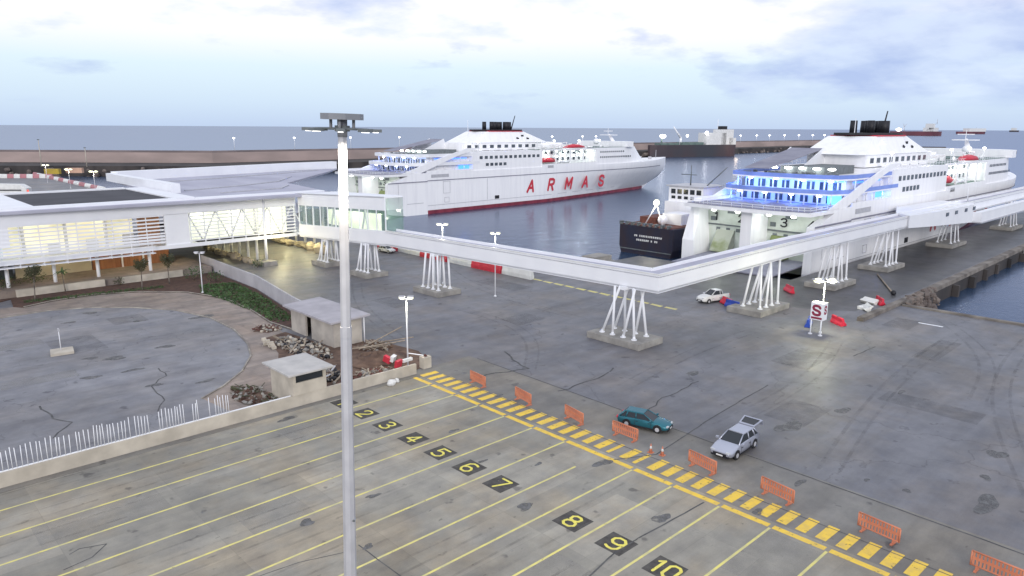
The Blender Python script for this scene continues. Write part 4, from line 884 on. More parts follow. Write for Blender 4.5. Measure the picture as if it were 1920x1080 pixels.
    # lifeboats (fixed on their davits)
    for y in (1.9, 26.1):
        b = MB(); rg = []
        for i in range(9):
            u = i/8*2-1; w = 2.0*(1-abs(u)**2.6)*.98+.05; h_ = 1.25*(1-.5*abs(u)**3)
            rg.append([(113+u*8.5, y-w, 20.9), (113+u*8.5, y-w*.55, 20.9-h_), (113+u*8.5, y+w*.55, 20.9-h_), (113+u*8.5, y+w, 20.9)])
        b.loft(rg, True, True); lb = b.build('lifeboat', M['hull'], f)
        b = MB(); rg = []
        for i in range(9):
            u = i/8*2-1; w = 2.05*(1-abs(u)**2.6)*.98+.05; h_ = 1.7*(1-.75*abs(u)**2)
            rg.append([(113+u*8.5, y-w, 20.9), (113+u*8.1, y-w*.75, 20.9+h_*.7), (113+u*7.6, y, 20.9+h_), (113+u*8.1, y+w*.75, 20.9+h_*.7), (113+u*8.5, y+w, 20.9)])
        b.loft(rg, True, True); b.build('lifeboat_cover', M['red'], lb)
        d = MB()
        for x in (107.5, 118.5): d.path([(x, y+(2.2 if y < 14 else -2.2), 20.4), (x, y+(2.4 if y < 14 else -2.4), 23.2), (x, y, 23.4), (x, y, 22.4)], .16)
        d.build('davit', M['whitep'], lb)
        b = MB(); 
        b.loft([[(83+u*5.6, y-1.3*k_, 15.6), (83+u*5.6, y-.7*k_, 14.6), (83+u*5.6, y+.7*k_, 14.6), (83+u*5.6, y+1.3*k_, 15.6), (83+u*5.6, y, 16.0+.7*k_)] for u, k_ in ((-1, .25), (-.6, .9), (0, 1), (.55, .95), (1, .2))], True, True)
        b.v = [(q[0]+10.5, q[1], q[2]) for q in b.v]
        b.build('rescue_boat', M['red'], f)
    rt = MB()
    for q in range(6): rt.tube((101+q*1.4, 1.3, 14.6), (102.1+q*1.4, 1.3, 14.6), .5, .5, 8)
    rt.each('liferaft', M['whitep'], f)
    dv = MB()
    for i in range(20):
        x, y = 97+i*2.6, random.uniform(3.5, 8) if i % 2 else random.uniform(20, 24.5)
        if i % 3 == 0: dv.tube((x, y, 20.42), (x, y, 21.9), .45, .45, 8)
        else: dv.box(x, x+random.uniform(.8, 2.0), y, y+random.uniform(.8, 2.2), 20.42, 21.2+random.random()*.9)
    for i in range(7): dv.box(100+i*2.4, 101.4+i*2.4, 11, 12.5+random.random()*3, 22.22, 23.0+random.random()*.6)
    for i in range(6): dv.box(54+i*7, 55.5+i*7, 4.2, 5.6, 20.42, 21.4)
    dv.each('deck_vent', M['hull'], f)
    lm = MB()
    for x in (52, 100, 118, 134): lm.tube((x, 3.0, 20.4), (x, 3.0, 24.0), .10, .08, 5)
    lm.each('light_mast', M['whitep'], f)
    ll = MB()
    for x in (52, 100, 118, 134): ll.ball((x, 3.0, 24.2), .42, 8, 5, (1, 1, .7))
    ll.each('deck_lamp', M['shipglow'], f)
    # top-deck rails
    rr_ = MB()
    for y in (1.0, 27.0):
        for zz in (20.95, 21.5): rr_.tube((50, y, zz), (150, y, zz), .05, .05, 4)
        for i in range(41): rr_.tube((50+i*2.5, y, 20.2), (50+i*2.5, y, 21.5), .05, .05, 4)
    rr_.build('deck_rail', M['whitep'], f)
    return f
F1 = ferry(); F1.location = (148.0, 225.4, 0); F1.rotation_euler = (0, 0, R(2.5)); F1.scale = (1, 1.10, 1)
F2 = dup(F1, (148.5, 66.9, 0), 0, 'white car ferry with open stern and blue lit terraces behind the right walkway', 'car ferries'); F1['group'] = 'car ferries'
for c in kids(F2):
    if c.name.split('.')[0] in ('casing', 'casing_rim', 'funnel_deck', 'funnel', 'exhaust_pipe', 'casing_emblem'): c.location.x -= 7
for c in kids(F1):
    nm = c.name.split('.')[0]
    if nm == 'lamp_light' and c.data.color[2] > .9 and c.data.color[0] < .3:
        c.data = c.data.copy(); c.data.energy *= .16
    if nm == 'terrace_rail' : c.data = c.data.copy(); c.data.materials[0] = M['whitep']
    if nm == 'blue_light_strip' and max(v.co.x for v in c.data.vertices) < 30: bpy.data.objects.remove(c)
    elif nm == 'lit_panel': bpy.data.objects.remove(c)

# ---------------------------------------------------------------- tug moored beside the ferry
tg = thing('tugboat', 'black sterned work ship with white wheelhouse moored left of the open ferry stern', 'ship', (157, 114, SEA))
m = MB(); rings = []
for x, w in ((0, 8.6), (14, 9.0), (30, 8.6), (42, 6.0), (50, .5)):
    rings.append([(x, -w*.85, -2), (x, -w, 2), (x, -w, 7.6+max(0, x-25)*.1), (x, w, 7.6+max(0, x-25)*.1), (x, w, 2), (x, w*.85, -2)])
m.loft(rings, True, False); m.build('hull', M['navy'], tg)
MB().box(.5, 26, -8, 8, 7.62, 7.75).build('deck', M['rust'], tg)
MB().box(6, 14, 1.5, 6.5, 7.76, 9.4).build('deck_winch', M['rust'], tg)
MB().box(16, 32, -6.5, 5.5, 7.76, 13.0).build('deckhouse', M['hull'], tg)
MB().prism([(17, -6), (26, -6), (28, -3), (28, 3), (26, 5), (17, 5)], 13.0, 17.2).build('wheelhouse', M['hull'], tg)
m = MB()
for i in range(5): m.box(16.9, 16.98, -5.4+i*2.05, -4.0+i*2.05, 15.2, 16.5); m.box(16.9, 16.98, -5.4+i*2.05, -4.2+i*2.05, 13.8, 14.6)
m.build('window', M['glass'], tg)
MB().prism([(16.4, -6.6), (26.5, -6.6), (28.8, -3), (28.8, 3), (26.5, 5.6), (16.4, 5.6)], 17.21, 17.5).build('wheelhouse_roof', M['steel'], tg)
m = MB(); m.tube((20, 0, 17.5), (20, 0, 23), .2, .1, 6).tube((19, -2.5, 20.5), (19, 2.5, 20.5), .1, .1, 5).tube((22, -4, 17.5), (27, -7, 22.5), .2, .15, 6); m.each('mast', M['darksteel'], tg)
m = MB(); m.box(8, 15, -5.5, .5, 7.76, 10.6); m.ball((6, -1.0, 9.0), 1.4, 10, 6); m.build('deck_gear', M['hull'], tg)
m = MB(); m.tube((4, 3.2, 7.7), (5, .4, 13.2), .16, .16, 6).tube((4, -2.4, 7.7), (5, .4, 13.2), .16, .16, 6); m.build('a_frame', M['whitep'], tg)
MB().ball((4.8, .4, 13.6), .85, 10, 8).build('floodlight', M['lampwarm'], tg)
lamp(tg, (3.4, .4, 13.4), 900, (1, .93, .72), radius=.4)
m = MB(); random.seed(3)
for z_, y0, y1 in ((5.0, 3.6, -4.8), (3.9, 2.9, -4.0)):
    y = y0
    while y > y1:
        w = random.uniform(.28, .42); m.box(-.06, -.02, y-w, y, z_-.25, z_+.25)
        if random.random() < .6: m.box(-.06, -.02, y-w-.12, y-w, z_+.05, z_+.22)
        y -= w+.22+(.5 if random.random() < .12 else 0)
m.build('stern_lettering', M['carwhite'], tg)
m = MB()
for i in range(9):
    m.box(-.3+random.random()*.2, 1.2, 8.2-i*1.9, 8.6-i*1.9, 7.6, 8.5)
m.tube((-.1, 8.4, 8.4), (-.1, -8.4, 8.4), .12, .12, 5); m.box(-.14, -.02, -8.3, 8.3, 1.1, 1.35)
m.build('bulwark_post', M['darksteel'], tg)
random.seed(11)
ob = MB().box(121.5, 133, 104.2, 111.5, -8, -.2).box(127, 133, 106, 110, -.2, .9)
tag(ob.build('concrete_block', M['conc']), 'pale concrete mooring block beside the black ship stern', 'concrete block')

# ---------------------------------------------------------------- far ships
def far_ship(name, label, p0, p1, hull_m, deck_h, house, extras, hh):
    a, b = Vector(p0), Vector(p1); L = (b-a).length; rz = math.atan2(b.y-a.y, b.x-a.x)
    s = thing(name, label, 'ship', (a.x, a.y, SEA), rz); w = L*.075
    m = MB(); rg = []
    for u, k_ in ((0, .25), (.05, .7), (.15, 1), (.88, 1), (.97, .75), (1, .6)):
        rg.append([(u*L, -w*k_*.8, -2), (u*L, -w*k_, deck_h), (u*L, w*k_, deck_h), (u*L, w*k_*.8, -2)])
    m.loft(rg, True, False); m.build('hull', hull_m, s)
    for u0, u1, z1 in house:
        MB().box(u0*L, u1*L, -w*.8, w*.8, deck_h+.05, deck_h+z1).build('superstructure', M['carwhite'], s)
    extras(s, L, w, deck_h); return s
def tank_extra(s, L, w, d):
    m = MB(); m.tube((.36*L, 0, d), (.36*L, 0, d+9), 1.6, 1.2, 8); m.tube((.36*L, 0, d+8), (.27*L, 0, d+21), 1.2, .6, 8); m.build('deck_crane', M['whitep'], s)
    m = MB(); m.tube((.14*L, 0, d), (.14*L, 0, d+8), 1.0, 1.0, 6); m.box(.10*L, .30*L, -w*.7, w*.7, d+.02, d+2.2); m.box(.35*L, .60*L, -w*.6, w*.6, d+.02, d+3); m.build('deck_pipework', M['deckgreen'], s)
    m = MB(); m.ball((.14*L, -2, d+10), 2.6, 8, 6, (1.6, 1, .8)); m.ball((.60*L, -w-.5, d+14), 2.0, 8, 6); m.ball((.40*L, -w*.6, d+10.5), 1.4, 8, 6); m.build('deck_lamp', M['lampfar'], s)
    MB().box(.83*L, .89*L, -4, 4, d+18, d+22).build('funnel', M['black'], s)
    m = MB(); m.tube((.80*L, 0, d+18), (.80*L, 0, d+30), .4, .3, 5); m.build('mast', M['whitep'], s)
    lamp(s, (.92*L, -w-9, d-4), 1500, (1, .72, .45), radius=2)
pa, pb = at(1216, 295, -3), at(1372, 292.5, -3)
far_ship('tanker', 'dark hulled tanker with white deckhouse and raised crane along the breakwater', (pa.x, pa.y), (pb.x, pb.y), M['shipgrey'], 14.0, [(.62, .86, 14), (.80, .95, 18), (.90, .985, 8)], tank_extra, 0)
def fs1(s, L, w, d):
    m = MB(); m.tube((.28*L, 0, d), (.26*L, 0, d+42), 2.0, 1.2, 5); m.tube((.27*L, 0, d+24), (.32*L, 0, d+40), 1.4, 1, 5); m.tube((.90*L, 0, d+40), (.90*L, 0, d+66), 1.6, 1, 5); m.each('mast', M['steel'], s)
    m = MB(); m.ball((.17*L, 0, d+9), 10, 8, 6, (1.4, 1, .8)); m.build('deck_lamp', M['lampfar'], s)
pa, pb = at(1668, 254, -3), at(1764, 255, -3)
far_ship('cargo_ship', 'long dark cargo ship with white deckhouse far out behind the right ferry', (pa.x, pa.y), (pb.x, pb.y), M['shipred'], 24, [(.66, .93, 20), (.70, .86, 42)], fs1, 0)
def fs2(s, L, w, d):
    m = MB(); m.tube((.72*L, 0, d), (.72*L, 0, d+36), 2, 1, 5); m.build('mast', M['steel'], s)
pa, pb = at(1794, 251.5, -3), at(1843, 251.5, -3)
far_ship('distant_ship', 'bright white ship near the horizon right of the cargo ship', (pa.x, pa.y), (pb.x, pb.y), M['shipred'], 20, [(.33, .98, 26)], fs2, 0)
pa, pb = at(1894, 247.5, -3), at(1908, 247.5, -3)
far_ship('distant_ship', 'tiny dark ship on the horizon at the right edge', (pa.x, pa.y), (pb.x, pb.y), M['shipgrey'], 30, [(.3, .6, 45)], fs2, 0)
ja, jb = at(1672, 275, 2), at(1772, 276, 2)
extr([(ja.x, ja.y), (jb.x, jb.y)], [(6, -6), (5, 2.5), (-5, 2.5), (-6, -6)]).build('outer_mole', M['quaydk'])
tag(bpy.data.objects['outer_mole'], 'low dark outer mole in the water behind the right ferry casing', 'mole')

# ---------------------------------------------------------------- floodlight mast
mz = thing('floodlight_mast', 'tall grey floodlight mast with a ring of lamps in the foreground', 'light mast', (15.11, 27.03, 0)); mz.rotation_euler = (R(1.05), R(1.10), 0)
def octo(z, r): return [(r*math.cos(math.pi/8+i*math.pi/4), r*math.sin(math.pi/8+i*math.pi/4), z) for i in range(8)]
m = MB(); m.loft([octo(0, .34), octo(21.6, .236)], True, False); m.loft([octo(21.3, .222), octo(29.7, .175)], True, False); m.build('pole', M['steel'], mz)
MB().obox((-.30, .05, 1.2), (.06, .22, .6)).build('access_hatch', M['darksteel'], mz); MB().tube((.05, -.27, 12.6), (.05, -.33, 12.6), .05, .05, 8).build('bolt', M['darksteel'], mz); MB().loft([octo(21.2, .246), octo(21.65, .244)], True, False).build('joint_collar', M['steel'], mz)
m = MB(); m.box(-.5, .5, -.5, .5, 0, .06); m.build('base_plate', M['steel'], mz)
m = MB()
for i in range(8):
    a, b = octo(30.35, .86)[i], octo(30.35, .86)[(i+1) % 8]
    m.wall(a[:2], b[:2], 30.28, 30.52, 30.28, 30.52, .05)
m.tube((0, 0, 29.6), (0, 0, 30.3), .20, .20, 10)
for i in range(4): a = i*math.pi/2+HEAD; m.tube((.46*math.cos(a), .46*math.sin(a), 29.9), (.46*math.cos(a), .46*math.sin(a), 30.3), .07, .07, 6)
m.loft([octo(30.30, .80), octo(30.34, .80)], True, False); m.build('head_frame', M['midsteel'], mz)
m = MB()
for i in range(16):
    a0, a1 = i*math.pi/8, (i+1)*math.pi/8
    m.tube((1.05*math.cos(a0), 1.05*math.sin(a0), 29.92), (1.05*math.cos(a1), 1.05*math.sin(a1), 29.92), .04, .04, 5)
for i in range(6): a = i*math.pi/3; m.tube((.24*math.cos(a), .24*math.sin(a), 29.92), (1.05*math.cos(a), 1.05*math.sin(a), 29.92), .035, .035, 5)
m.tube((0, 0, 29.82), (0, 0, 30.05), .30, .30, 10); m.build('lamp_ring', M['darksteel'], mz)
for i in range(8):
    a = i*math.pi/4+.2; c = (1.32*math.cos(a), 1.32*math.sin(a), 29.88)
    fl = MB().obox(c, (.50, .34, .12), a).build('floodlight', M['darksteel'], mz)
    MB().obox((c[0], c[1], c[2]-.072), (.24, .20, .015), a).build('lens', M['flood'], fl)
for i in range(4):
    a = i*math.pi/2+.6; lamp(mz, (1.1*math.cos(a), 1.1*math.sin(a), 29.72), 2500, (1, .90, .70), 'SPOT', .25, R(150), (2.6*math.cos(a), 2.6*math.sin(a), 20))

# ---------------------------------------------------------------- quay lamp posts
def lamp_post(x, y, h, label, power, c=(1, .95, .75), double=True, size=1.0, ang=HEAD):
    o = thing('lamp_post', label, 'lamp post', (x, y, 0), 0, 'lamp posts around the quay')
    MB().tube((0, 0, 0), (0, 0, h), .11, .07, 8).tube((0, 0, 0), (0, 0, .3), .25, .2, 8).build('post', M['whitep'], o)
    ax = Vector((-math.sin(ang-math.pi/2+R(90)), math.cos(ang-math.pi/2+R(90)), 0)) if False else Vector((math.sin(HEAD), -math.cos(HEAD), 0))
    q = MB(); q.tube((-ax*.6*size+Vector((0, 0, h))), (ax*.6*size+Vector((0, 0, h))), .05, .05, 6); q.build('arm', M['steel'], o)
    for s_ in ((-1, 1) if double else (-1,)):
        c_ = ax*.55*size*s_+Vector((0, 0, h+.12))
        hd_ = MB().obox(c_+Vector((0, 0, .14)), (.75*size, .55*size, .14), HEAD-math.pi/2).build('lamp_head', M['steel'], o)
        MB().ball((c_.x, c_.y, c_.z-.02), .34*size, 10, 6, (1.15, 1.0, .55)).build('lens', M['lampwarm'], hd_)
    if power: lamp(o, (0, 0, h-.45), power, c, radius=.4)
    return o
lamp_post(51.2, 73.0, 9.1, 'lit lamp post by the dug earth at the start of the yellow stripes', 900)
lamp_post(86.3, 110.4, 11.6, 'lit double lamp behind the left walkway, the brighter one', 900, (1, .97, .85), True, 1.25)
lamp_post(86.3, 95.2, 11.5, 'lit double lamp behind the left walkway, the smaller one', 500, (1, .97, .85), True, 1.0)
lamp_post(106.2, 44.4, 8.0, 'lit lamp post behind the red letter sign', 3000, (1, .97, .60), True, 1.9)
lamp_post(85.4, 287.6, 12.0, 'glowing yellow lamp behind the terminal roof', 900, (1, .95, .6), True, 2.2)
lamp_post(88.9, 404.7, 9.0, 'lamp beside the orange container on the far plaza', 500, (1, .9, .7), True, 2.0)
lamp_post(93.3, 379.2, 9.0, 'nearest lamp at the end of the red and white kerb', 500, (1, .9, .85), True, 2.2)
lamp_post(89.5, 454.9, 9.0, 'lamp by the yellow container on the far plaza', 500, (1, .9, .85), True, 2.0)
q = lamp_post(48.4, 133.2, 7.4, 'unlit slim grey lamp post in the garden bed', 0)
for c in kids(q):
    for d in kids(c): d.data = d.data.copy(); d.data.materials[0] = M['whitep']
for x, px in ((78, 78), (163, 163)):
    g_ = at(px, 312, 4); o = thing('tall_pole', 'slim pole on the breakwater quay, %s' % ('left one above the pink barrier' if px < 100 else 'right one above the orange container'), 'pole', (g_.x, g_.y, 3.85))
    MB().tube((0, 0, 0), (0, 0, 17 if px < 100 else 12), .35, .2, 6).build('pole_shaft', M['conclight'], o); MB().obox((0, 0, 17 if px < 100 else 12), (1.4, .5, .4)).build('pole_head', M['darksteel'], o)

# ---------------------------------------------------------------- far plaza things
def painted_block(x, y, rz, Lb, h, w, mat, label, group):
    o = thing('barrier_block', label, 'barrier', (x, y, 0), rz, group)
    MB().prism([(-Lb/2, -w), (Lb/2, -w), (Lb/2, w), (-Lb/2, w)], .0, h*.45).loft([[(-Lb/2, -w*.9, h*.45), (Lb/2, -w*.9, h*.45), (Lb/2, w*.9, h*.45), (-Lb/2, w*.9, h*.45)], [(-Lb/2, -w*.5, h), (Lb/2, -w*.5, h), (Lb/2, w*.5, h), (-Lb/2, w*.5, h)]], True, False).build('block', mat, o)
    return o
ORD = ['first', 'second', 'third', 'fourth', 'fifth', 'sixth', 'seventh', 'eighth', 'ninth', 'tenth', 'eleventh', 'twelfth', 'thirteenth', 'fourteenth', 'fifteenth', 'sixteenth']
pk = pm('faded_pink_paint', (.50, .22, .25), (.40, .18, .2), .2, .7)
for i in range(14):
    painted_block(97.3, 385+i*10.6, math.pi/2, 9.9, 1.7, .9, M['carwhite'] if i % 2 == 0 else pk, '%s block, %s from the near end of the far plaza edge row' % ('white' if i % 2 == 0 else 'faded red', ORD[i]), 'red and white blocks along the far plaza edge')
for i in range(8):
    g_ = at(5+i*12, 321, 3.9); painted_block(g_.x, g_.y, R(-42), 5.0, 2.3, .9, pk if i % 2 else M['carwhite'], '%s barrier block, the %s from the left below the breakwater wall' % ('faded red' if i % 2 else 'white', ORD[i]), 'barrier blocks below the breakwater wall')
def container(px0, px1, py, mat, label):
    a, b = at(px0, py, 0.0), at(px1, py, 0.0); L = (b-a).length; o = thing('shipping_container', label, 'container', ((a.x+b.x)/2, (a.y+b.y)/2, 0), math.atan2(b.y-a.y, b.x-a.x))
    MB().box(-L/2, L/2, -1.5, 1.5, .3, 3.4).build('body', mat, o)
    q = MB()
    for i in range(int(L/.9)): q.box(-L/2+i*.9, -L/2+i*.9+.4, -1.56, -1.5, .5, 3.2)
    q.build('ribs', mat, o); q = MB()
    for x in (-L/2+.2, L/2-.5): q.box(x, x+.3, -1.5, 1.5, 0, .3)
    q.build('foot', M['darksteel'], o)
container(86, 113, 327, pm('yellow_container', (.52, .38, .05), (.42, .3, .05), .3, .6), 'yellow container at the corner of the far plaza')
container(126, 156, 325, pm('peach_container', (.66, .42, .30), (.55, .34, .25), .3, .6), 'pale orange container below the breakwater wall')
# coach on the plaza
co = thing('coach', 'white coach with red tail lamp behind the dark terminal roof', 'coach', (60.6, 377.5, 0), R(-40))
m = MB(); m.loft([[(-7, -1.9, .6), (7, -1.9, .6), (7, 1.9, .6), (-7, 1.9, .6)], [(-7, -1.9, 3.6), (7.2, -1.9, 3.4), (7.2, 1.9, 3.4), (-7, 1.9, 3.6)], [(-6.6, -1.7, 5.2), (4.6, -1.7, 5.0), (4.6, 1.7, 5.0), (-6.6, 1.7, 5.2)]], True, False); m.build('body', M['carwhite'], co)
MB().box(-6, 5, -1.96, -1.92, 2.3, 2.8).build('side_window', M['glass'], co)
MB().box(7.2, 7.3, -1.5, -.6, 1.6, 2.6).build('tail_lamp', M['tail'], co)
for x in (-4.6, 4.4):
    for y in (-1.9, 1.9): MB().tube((x, y-.15, .6), (x, y+.15, .6), .6, .6, 12).build('wheel', M['tyre'], co)

# ---------------------------------------------------------------- red and white wall under the walkway
segs = [(157, 148, 'red'), (147.8, 138.6, 'white'), (138.4, 128.2, 'red'), (128.0, 119.8, 'white'), (119.6, 110.2, 'red'), (110.0, 101.5, 'white')]
for i, (y0, y1, c) in enumerate(segs):
    painted_block(101.8+(.3 if i % 2 else 0), (y0+y1)/2, math.pi/2, y0-y1, 1.75, .55, M['red'] if c == 'red' else M['carwhite'],
                  'long %s barrier block under the left walkway, %s from the gallery end' % (c, ORD[i]), 'red and white barrier blocks under the walkway')

# ---------------------------------------------------------------- cars
def car(name, label, paint, loc, rz, L=4.5, Wd=1.8, H=1.5, hatch_open=False, pickup=False):
    o = thing(name, label, 'car', loc, rz, 'cars on the quay'); s = L/4.5; w_ = Wd/2
    st_ = [(-2.25, .74, .48, .82), (-2.12, .92, .32, .95), (-1.35, .98, .27, .98), (0, 1.0, .24, .97), (.95, 1.0, .24, .95), (1.5, .97, .27, .90), (2.02, .92, .32, .76), (2.24, .74, .42, .62)]
    rg = []
    for x, k_, zb, zt in st_:
        hwd = w_*k_; zt *= H/1.5; m_ = (zb+zt)/2
        rg.append([(x*s, -hwd*.9, zb), (x*s, -hwd, zb+.12), (x*s, -hwd, m_+.08), (x*s, -hwd*.93, zt-.05), (x*s, -hwd*.80, zt), (x*s, hwd*.80, zt), (x*s, hwd*.93, zt-.05), (x*s, hwd, m_+.08), (x*s, hwd, zb+.12), (x*s, hwd*.9, zb)])
    b = MB().loft(rg, True, True); body = b.build('body', paint, o); e_ = body.modifiers.new('edge', 'EDGE_SPLIT'); e_.split_angle = R(50)
    zb, zt = .93*H/1.5, H-.06
    xr0, xr1, xf1, xf0 = (-2.0, -1.55, .05, .98) if not pickup else (-1.0, -.85, .1, .95)
    base = [(xr0*s, -w_*.86), (xf0*s, -w_*.86), (xf0*s, w_*.86), (xr0*s, w_*.86)]; topp = [(xr1*s, -w_*.66), (xf1*s, -w_*.66), (xf1*s, w_*.66), (xr1*s, w_*.66)]
    MB().loft([[(*q, zb) for q in base], [(*q, zt) for q in topp]], True, False).build('glazing', M['glass'], o)
    MB().loft([[(q[0]*1.01, q[1]*1.03, zt-.05) for q in topp], [(q[0], q[1]*1.02, zt+.02) for q in topp], [(q[0]*.94, q[1]*.86, zt+.06) for q in topp]], True, False).build('roof', paint, o)
    q = MB()
    for a, c in zip(base, topp): q.tube((*a, zb-.02), (*c, zt), .055, .05, 5)
    for y in (-1, 1):
        q.tube((-.55*s, y*w_*.865, zb), (-.60*s, y*w_*.675, zt), .05, .05, 5)
        if not pickup: q.tube((-1.45*s, y*w_*.865, zb), (-1.30*s, y*w_*.675, zt), .07, .06, 5)
        q.tube((base[0][0], y*w_*.875, zb), (base[1][0], y*w_*.875, zb), .03, .03, 4)
    q.build('pillar', paint, o)
    for y in (-1, 1): MB().obox((.78*s, y*(w_+.1), zb+.08), (.16, .22, .14)).build('mirror', paint, o)
    for x in (-1.32, 1.36):
        for y in (-1, 1):
            wh = MB().tube((x*s, y*(w_-.20), .32), (x*s, y*(w_+.015), .32), .325, .325, 16).build('wheel', M['tyre'], o)
            MB().tube((x*s, y*(w_+.0), .32), (x*s, y*(w_+.03), .32), .20, .19, 12).build('rim', M['steel'], wh)
    tr = MB()
    for y in (-1, 1):
        for x in (-1.32, 1.36): tr.tube((x*s, y*(w_-.10), .36), (x*s, y*(w_+.006), .36), .40, .40, 16)
        tr.box(-1.0*s, 1.0*s, y*(w_+.004)-.012, y*(w_+.004)+.012, .22, .33)
    tr.build('lower_trim', M['black'], o)
    sm_ = MB()
    for y in (-1, 1):
        for x in (-.60, .80): sm_.box(x*s-.012, x*s+.012, y*(w_+.002)-.008, y*(w_+.002)+.008, .36, .84)
        for x in (-.42, .62): sm_.box(x*s-.09, x*s+.09, y*(w_+.006)-.012, y*(w_+.006)+.012, .72, .76)
    sm_.each('door_seam', M['black'], o)
    for y in (-1, 1):
        MB().obox((2.15*s, y*w_*.66, .66*H/1.5), (.14, .34, .11), y*.25).build('headlight', pm('lamp_lens', (.55, .57, .6), None, 1, .1), o) if y == -1 else MB().obox((2.15*s, w_*.66, .66*H/1.5), (.14, .34, .11), .25).build('headlight', bpy.data.materials['lamp_lens'], o)
    MB().obox((2.235*s, 0, .50), (.06, w_*1.1, .14)).build('grille', M['black'], o)
    MB().obox((2.2*s, 0, .33), (.14, w_*1.5, .10)).build('bumper_vent', M['black'], o)
    MB().obox((2.28*s, 0, .42), (.02, .5, .11)).build('number_plate', M['carwhite'], o)
    if hatch_open:
        h_ = MB(); h_.add([(-1.62*s, -w_*.66, zt+.02), (-1.62*s, w_*.66, zt+.02), (-2.70*s, w_*.80, zt+.22), (-2.70*s, -w_*.80, zt+.22), (-1.62*s, -w_*.66, zt+.09), (-1.62*s, w_*.66, zt+.09), (-2.70*s, w_*.80, zt+.30), (-2.70*s, -w_*.80, zt+.30)],
                          [(3, 2, 1, 0), (4, 5, 6, 7), (0, 1, 5, 4), (1, 2, 6, 5), (2, 3, 7, 6), (3, 0, 4, 7)])
        h_.obox((-2.76*s, 0, zt+.08), (.10, w_*1.62, .42), 0, 0, .35); tg_ = h_.build('tailgate', paint, o)
        MB().add([(-1.78*s, -w_*.55, zt+.14), (-1.78*s, w_*.55, zt+.14), (-2.56*s, w_*.66, zt+.30), (-2.56*s, -w_*.66, zt+.30)], [(0, 1, 2, 3)]).build('rear_window', M['glass'], tg_)
    else:
        for y in (-1, 1): MB().obox((-2.2*s, y*w_*.74, .80*H/1.5), (.12, .3, .16)).build('tail_light', M['red'], o)
    if pickup:
        MB().box(-2.1*s, -1.05*s, -w_*.82, w_*.82, .99*H/1.5, 1.02*H/1.5).build('cargo_bed', M['darksteel'], o)
    return o
car('silver_car', 'silver hatchback with its tailgate raised beside an orange barrier', M['silver'], (60.0, 32.1, .01), R(183), 4.75, 1.86, 1.56, True).scale = (1.27, 1.27, 1.22)
car('teal_car', 'teal blue saloon parked behind an orange barrier near two cones', M['teal'], (58.2, 41.3, .01), R(-73), 4.75, 1.8, 1.46).scale = (1.15, 1.15, 1.15)
car('pickup_truck', 'white pickup parked behind the right walkway beside a red plastic barrier', M['carwhite'], (112.6, 66.6, .01), R(165), 5.6, 1.9, 1.95, False, True).scale = (1.12, 1.15, 1.1)
car('white_car', 'small white car half hidden behind column supports under the gallery', M['carwhite'], (98.8, 148.5, .01), R(-80), 4.8, 1.9, 1.6)

# ---------------------------------------------------------------- orange barriers and cones
b0 = thing('crowd_barrier', 'x', 'barrier', (0, 0, 0), 0, 'orange barriers along the crossing')
m = MB()
m.tube((0, -1.15, .22), (0, -1.15, 1.02), .045, .045, 6).tube((0, 1.15, .22), (0, 1.15, 1.02), .045, .045, 6).tube((0, -1.15, 1.04), (0, 1.15, 1.04), .05, .05, 6).tube((0, -1.15, .26), (0, 1.15, .26), .045, .045, 6)
m.build('frame', M['orange'], b0)
m = MB()
for i in range(13): y = -1.04+i*.173; m.box(-.02, .02, y-.048, y+.048, .27, 1.02)
m.box(-.03, .03, -1.1, 1.1, .60, .74); m.build('slat_panel', M['orange'], b0)
for y in (-.85, .85): MB().box(-.28, .28, y-.06, y+.06, 0, .07).box(-.05, .05, y-.05, y+.05, .07, .26).build('foot', M['orange'], b0)
b0.scale = (1.3, 1.34, 1.34)
BAR = [(53.7, 62.3, 84, 'nearest the lit lamp post, smallest in view'), (53.7, 54.6, 80, 'second from the lamp post, beside the far stripes'), (53.8, 47.1, 79, 'third from the lamp post, standing alone before the teal car'), (54.4, 40.9, 90, 'right beside the teal car'),
       (54.0, 31.9, 82, 'in front of the silver car'), (54.0, 24.8, 82, 'first past the silver car towards the corner'), (54.1, 16.8, 84, 'second past the silver car towards the corner'), (54.6, 9.3, 86, 'cut off by the bottom right corner')]
for i, (x, y, a, w) in enumerate(BAR):
    l_ = 'orange slatted plastic barrier '+w
    if i == 0: b0.location = (x, y, .01); b0.rotation_euler = (0, 0, R(a-90)); b0['label'] = l_
    else: dup(b0, (x, y, .01), R(a-90), l_)
for x, y, l_ in ((53.6, 37.2, 'traffic cone with white band, left of the pair by the teal car'), (53.9, 36.1, 'traffic cone with white band, right of the pair by the teal car')):
    o = thing('traffic_cone', l_, 'cone', (x, y, .01), 0, 'cones beside the teal car')
    MB().box(-.24, .24, -.24, .24, 0, .05).build('base', M['orange'], o); MB().tube((0, 0, .05), (0, 0, .9), .18, .035, 12).build('cone', M['orange'], o); MB().tube((0, 0, .42), (0, 0, .66), .122, .082, 12).build('band', M['carwhite'], o)

